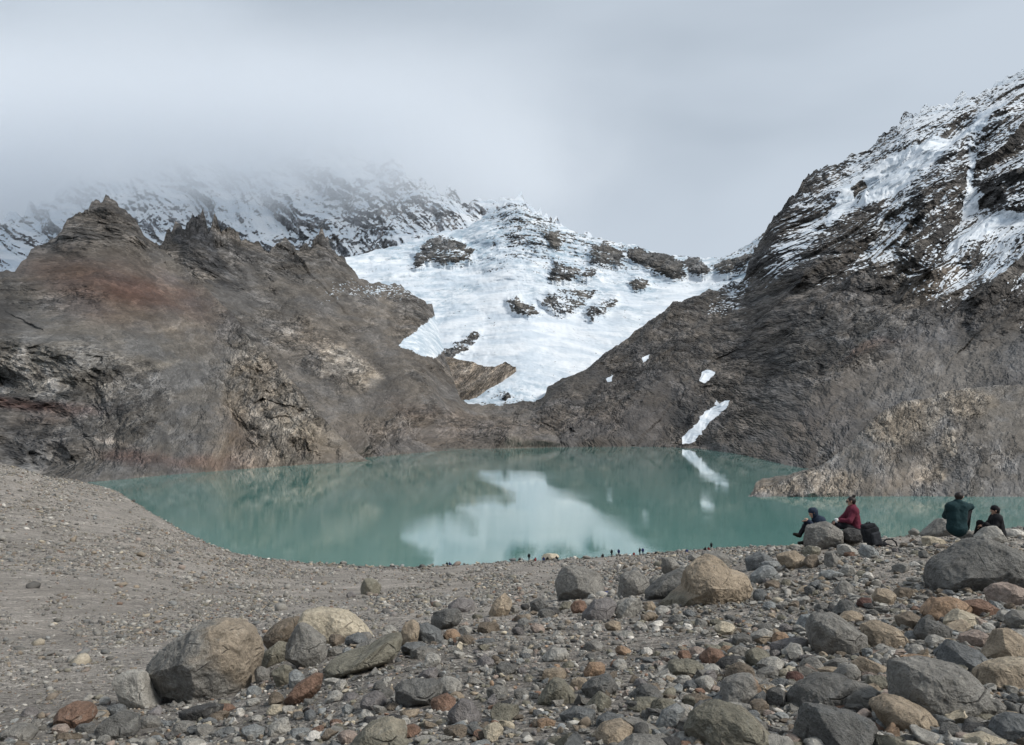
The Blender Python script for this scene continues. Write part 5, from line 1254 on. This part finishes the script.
# cup in the woman's hand
cupm = plain('white_enamel', (.75, .75, .73), .35, 30, 0, .03)
cl = at(854, 532.5, 20.5)+np.array([-.495, -.10, .30])
cup = solid('cup', (lambda o, i: (lambda fn: (setattr(fn, 'box', o.box), fn)[1])(lambda x, y, z: np.maximum(o(x, y, z), -i(x, y, z))))(cap((0, 0, 0), (0, 0, .055), .038, .044), cap((0, 0, .02), (0, 0, .14), .030, .036)), .006, cupm)
cup.location = cl; tag(cup, 'small white cup held by the woman in maroon', 'cup')
solid('handle', union([cap((.04, 0, .055), (.072, 0, .045), .007, .007), cap((.072, 0, .045), (.072, 0, .015), .007, .007), cap((.072, 0, .015), (.038, 0, .0), .007, .007)], .006), .004, cupm, cup)

# backpack lying by the woman
bp = bpy.data.objects.new('backpack', None); COL.objects.link(bp)
bl = at(872, 546, 19.3); bp.location = bl
tag(bp, 'black backpack leaning on the rocks beside the woman in maroon', 'backpack')
MB_ = cloth('black_nylon', (.016, .017, .02), 25, .01)
MB2 = cloth('charcoal_nylon', (.035, .037, .042), 25, .008)
solid('main_bag', wrinkle(union([rbox((-.02, 0, .23), (.19, .15, .27), .09, 0.1, .22), cap((.12, -.02, .06), (.28, -.04, .05), .085, .06)], .05), .03, .12, 2), .012, MB_, bp)
solid('front_pocket', wrinkle(rbox((.04, -.15, .20), (.12, .05, .16), .045, 0.1, .22), .015, .1, 4), .01, MB2, bp)
solid('top_lid', wrinkle(rbox((-.10, -.01, .49), (.15, .13, .055), .05, .1, .22), .02, .1, 6), .01, MB_, bp)
solid('grab_loop', union([cap((-.14, .02, .54), (-.11, .02, .585), .010, .010), cap((-.11, .02, .585), (-.05, .02, .585), .010, .010), cap((-.05, .02, .585), (-.04, .02, .54), .010, .010)], .008), .006, MB_, bp)
def strap(pts, r=.018):
    return union([cap(a, b, r, r) for a, b in zip(pts[:-1], pts[1:])], .012)
solid('shoulder_strap', strap([(.26, -.02, .10), (.36, .0, .17), (.48, .0, .17), (.57, -.02, .10), (.60, -.03, .0)]), .008, MB_, bp)
solid('shoulder_strap', strap([(.24, -.08, .04), (.34, -.10, .06), (.44, -.12, .02)], .014), .008, MB_, bp)

# dark blue stuff sack by the seamed block
h_ = ground_hit(604, 600) or 22
sk = solid('stuff_sack', wrinkle(union([cap((-.06, 0, 0), (.08, 0, .02), .085, .075), cap((.08, 0, .02), (.15, 0, .05), .05, .03)], .04), .02, .06, 3), .01, M_BLUE)
sk.location = at(604, 594.5, ROCKS[5]['d']-.25); tag(sk, 'dark blue stuff sack tucked against the seamed block of stone', 'bag')

# hikers at the water line, a few pixels tall each
GH = 'hikers at the water edge'
SIT = dict(head=(.0, .06, .74), face=(0, 1, -.1), neck=(0, .03, .61), shL=(-.17, .02, .54), shR=(.17, .02, .54), elL=(-.24, .16, .34), wrL=(-.12, .34, .36), elR=(.24, .16, .34), wrR=(.12, .34, .36),
           hipL=(-.10, 0, .10), hipR=(.10, 0, .10), knL=(-.14, .40, .40), knR=(.14, .40, .40), anL=(-.14, .55, .05), anR=(.14, .55, .05), toL=(-.15, .72, .03), toR=(.15, .72, .03))
STAND = dict(head=(.0, .04, 1.62), face=(0, 1, 0), neck=(0, 0, 1.48), shL=(-.19, 0, 1.40), shR=(.19, 0, 1.40), elL=(-.25, .0, 1.12), wrL=(-.23, .10, .88), elR=(.25, 0, 1.12), wrR=(.23, .10, .88),
             hipL=(-.10, 0, .93), hipR=(.10, 0, .93), knL=(-.11, .02, .50), knR=(.13, .04, .50), anL=(-.11, -.02, .09), anR=(.15, .02, .09), toL=(-.13, .14, .04), toR=(.18, .18, .04))
protos = {}
for nm, J in (('sit', SIT), ('stand', STAND)):
    for cn, cm in (('black', M_BLACK), ('blue', M_BLUE), ('red', M_RED)):
        if (nm, cn) in (('stand', 'red'),): continue
        protos[(nm, cn)] = (J, cm)
made = {}
def hiker(px, row, pose, colr, label, rz=0.0, sc=1.2):
    d = 38*F_PX/(row+1.2-ROW_H) if False else None
    dd = np.linspace(150, 236, 400); x = (px-512)/F_PX*dd; z = ground_xy(x, dd); rr = ROW_H-z/dd*F_PX
    k = int(np.argmin(np.abs(rr-row)+(z < -37.5)*99)); loc = (x[k], dd[k], z[k]-.02)
    key = (pose, colr)
    if key not in made:
        J, cm = protos[key]
        o = person(J, dict(jacket=cm, trousers=M_DTR, puff=.04), .030, loc, fine=False); made[key] = o
    else:
        s0 = made[key]; o = s0.copy(); COL.objects.link(o)
        for ch in s0.children:
            c = ch.copy(); COL.objects.link(c); c.parent = o
        o.location = loc
    o.rotation_euler = (0, 0, rz); o.scale = (sc, sc, sc); tag(o, label, 'person', GH)
for a in [(447, 563.5, 'sit', 'black', 'solitary hiker in black sitting at the water edge, far from all others', .2),
          (449.5, 564.5, 'sit', 'blue', 'second figure in blue crouching close beside the solitary hiker in black', -.8),
          (520, 560.5, 'sit', 'black', 'hiker sitting apart on the shore, first one before the cream boulder group', .3),
          (529, 560, 'stand', 'black', 'hiker in black standing on the shore a few steps from the cream boulder', 0),
          (535.5, 559.5, 'sit', 'red', 'hiker in red sitting near the cream shore boulder', .6),
          (543.5, 559, 'sit', 'blue', 'hiker in blue sitting with back against the cream shore boulder', -.3),
          (547.5, 559, 'sit', 'black', 'hiker in black in front of the middle of the cream shore boulder', .2),
          (556.5, 558.8, 'sit', 'black', 'hiker in black at the far end of the cream shore boulder', -.4),
          (603, 556.5, 'sit', 'black', 'hiker sitting at the water edge next to the two spaced standing hikers', .4),
          (611.7, 556.3, 'stand', 'black', 'standing hiker nearer the sitting one, of two spaced along the shore', .3),
          (618.7, 556.3, 'stand', 'blue', 'standing hiker in blue at the water edge', -.5),
          (634, 555.4, 'sit', 'red', 'hiker in red sitting just before the standing couple', .2),
          (639.8, 555.2, 'stand', 'black', 'darker one of the couple standing close together at the shore', .5),
          (642.8, 555.2, 'stand', 'blue', 'blue-clad one of the couple standing close together at the shore', -.3),
          (656, 554.8, 'sit', 'black', 'hiker sitting just past the standing couple', .1),
          (687, 552.6, 'sit', 'blue', 'hiker in blue sitting on the shore behind the humped tan boulder', .3),
          (705.5, 550.5, 'sit', 'black', 'hiker in black sitting at the shore beyond the humped tan boulder', .6),
          (708.5, 550.5, 'sit', 'red', 'hiker in red sitting below the one standing highest', -.6),
          (711.3, 548.6, 'stand', 'black', 'hiker standing on the shore stones beyond the humped tan boulder', .1)]:
    hiker(*a)
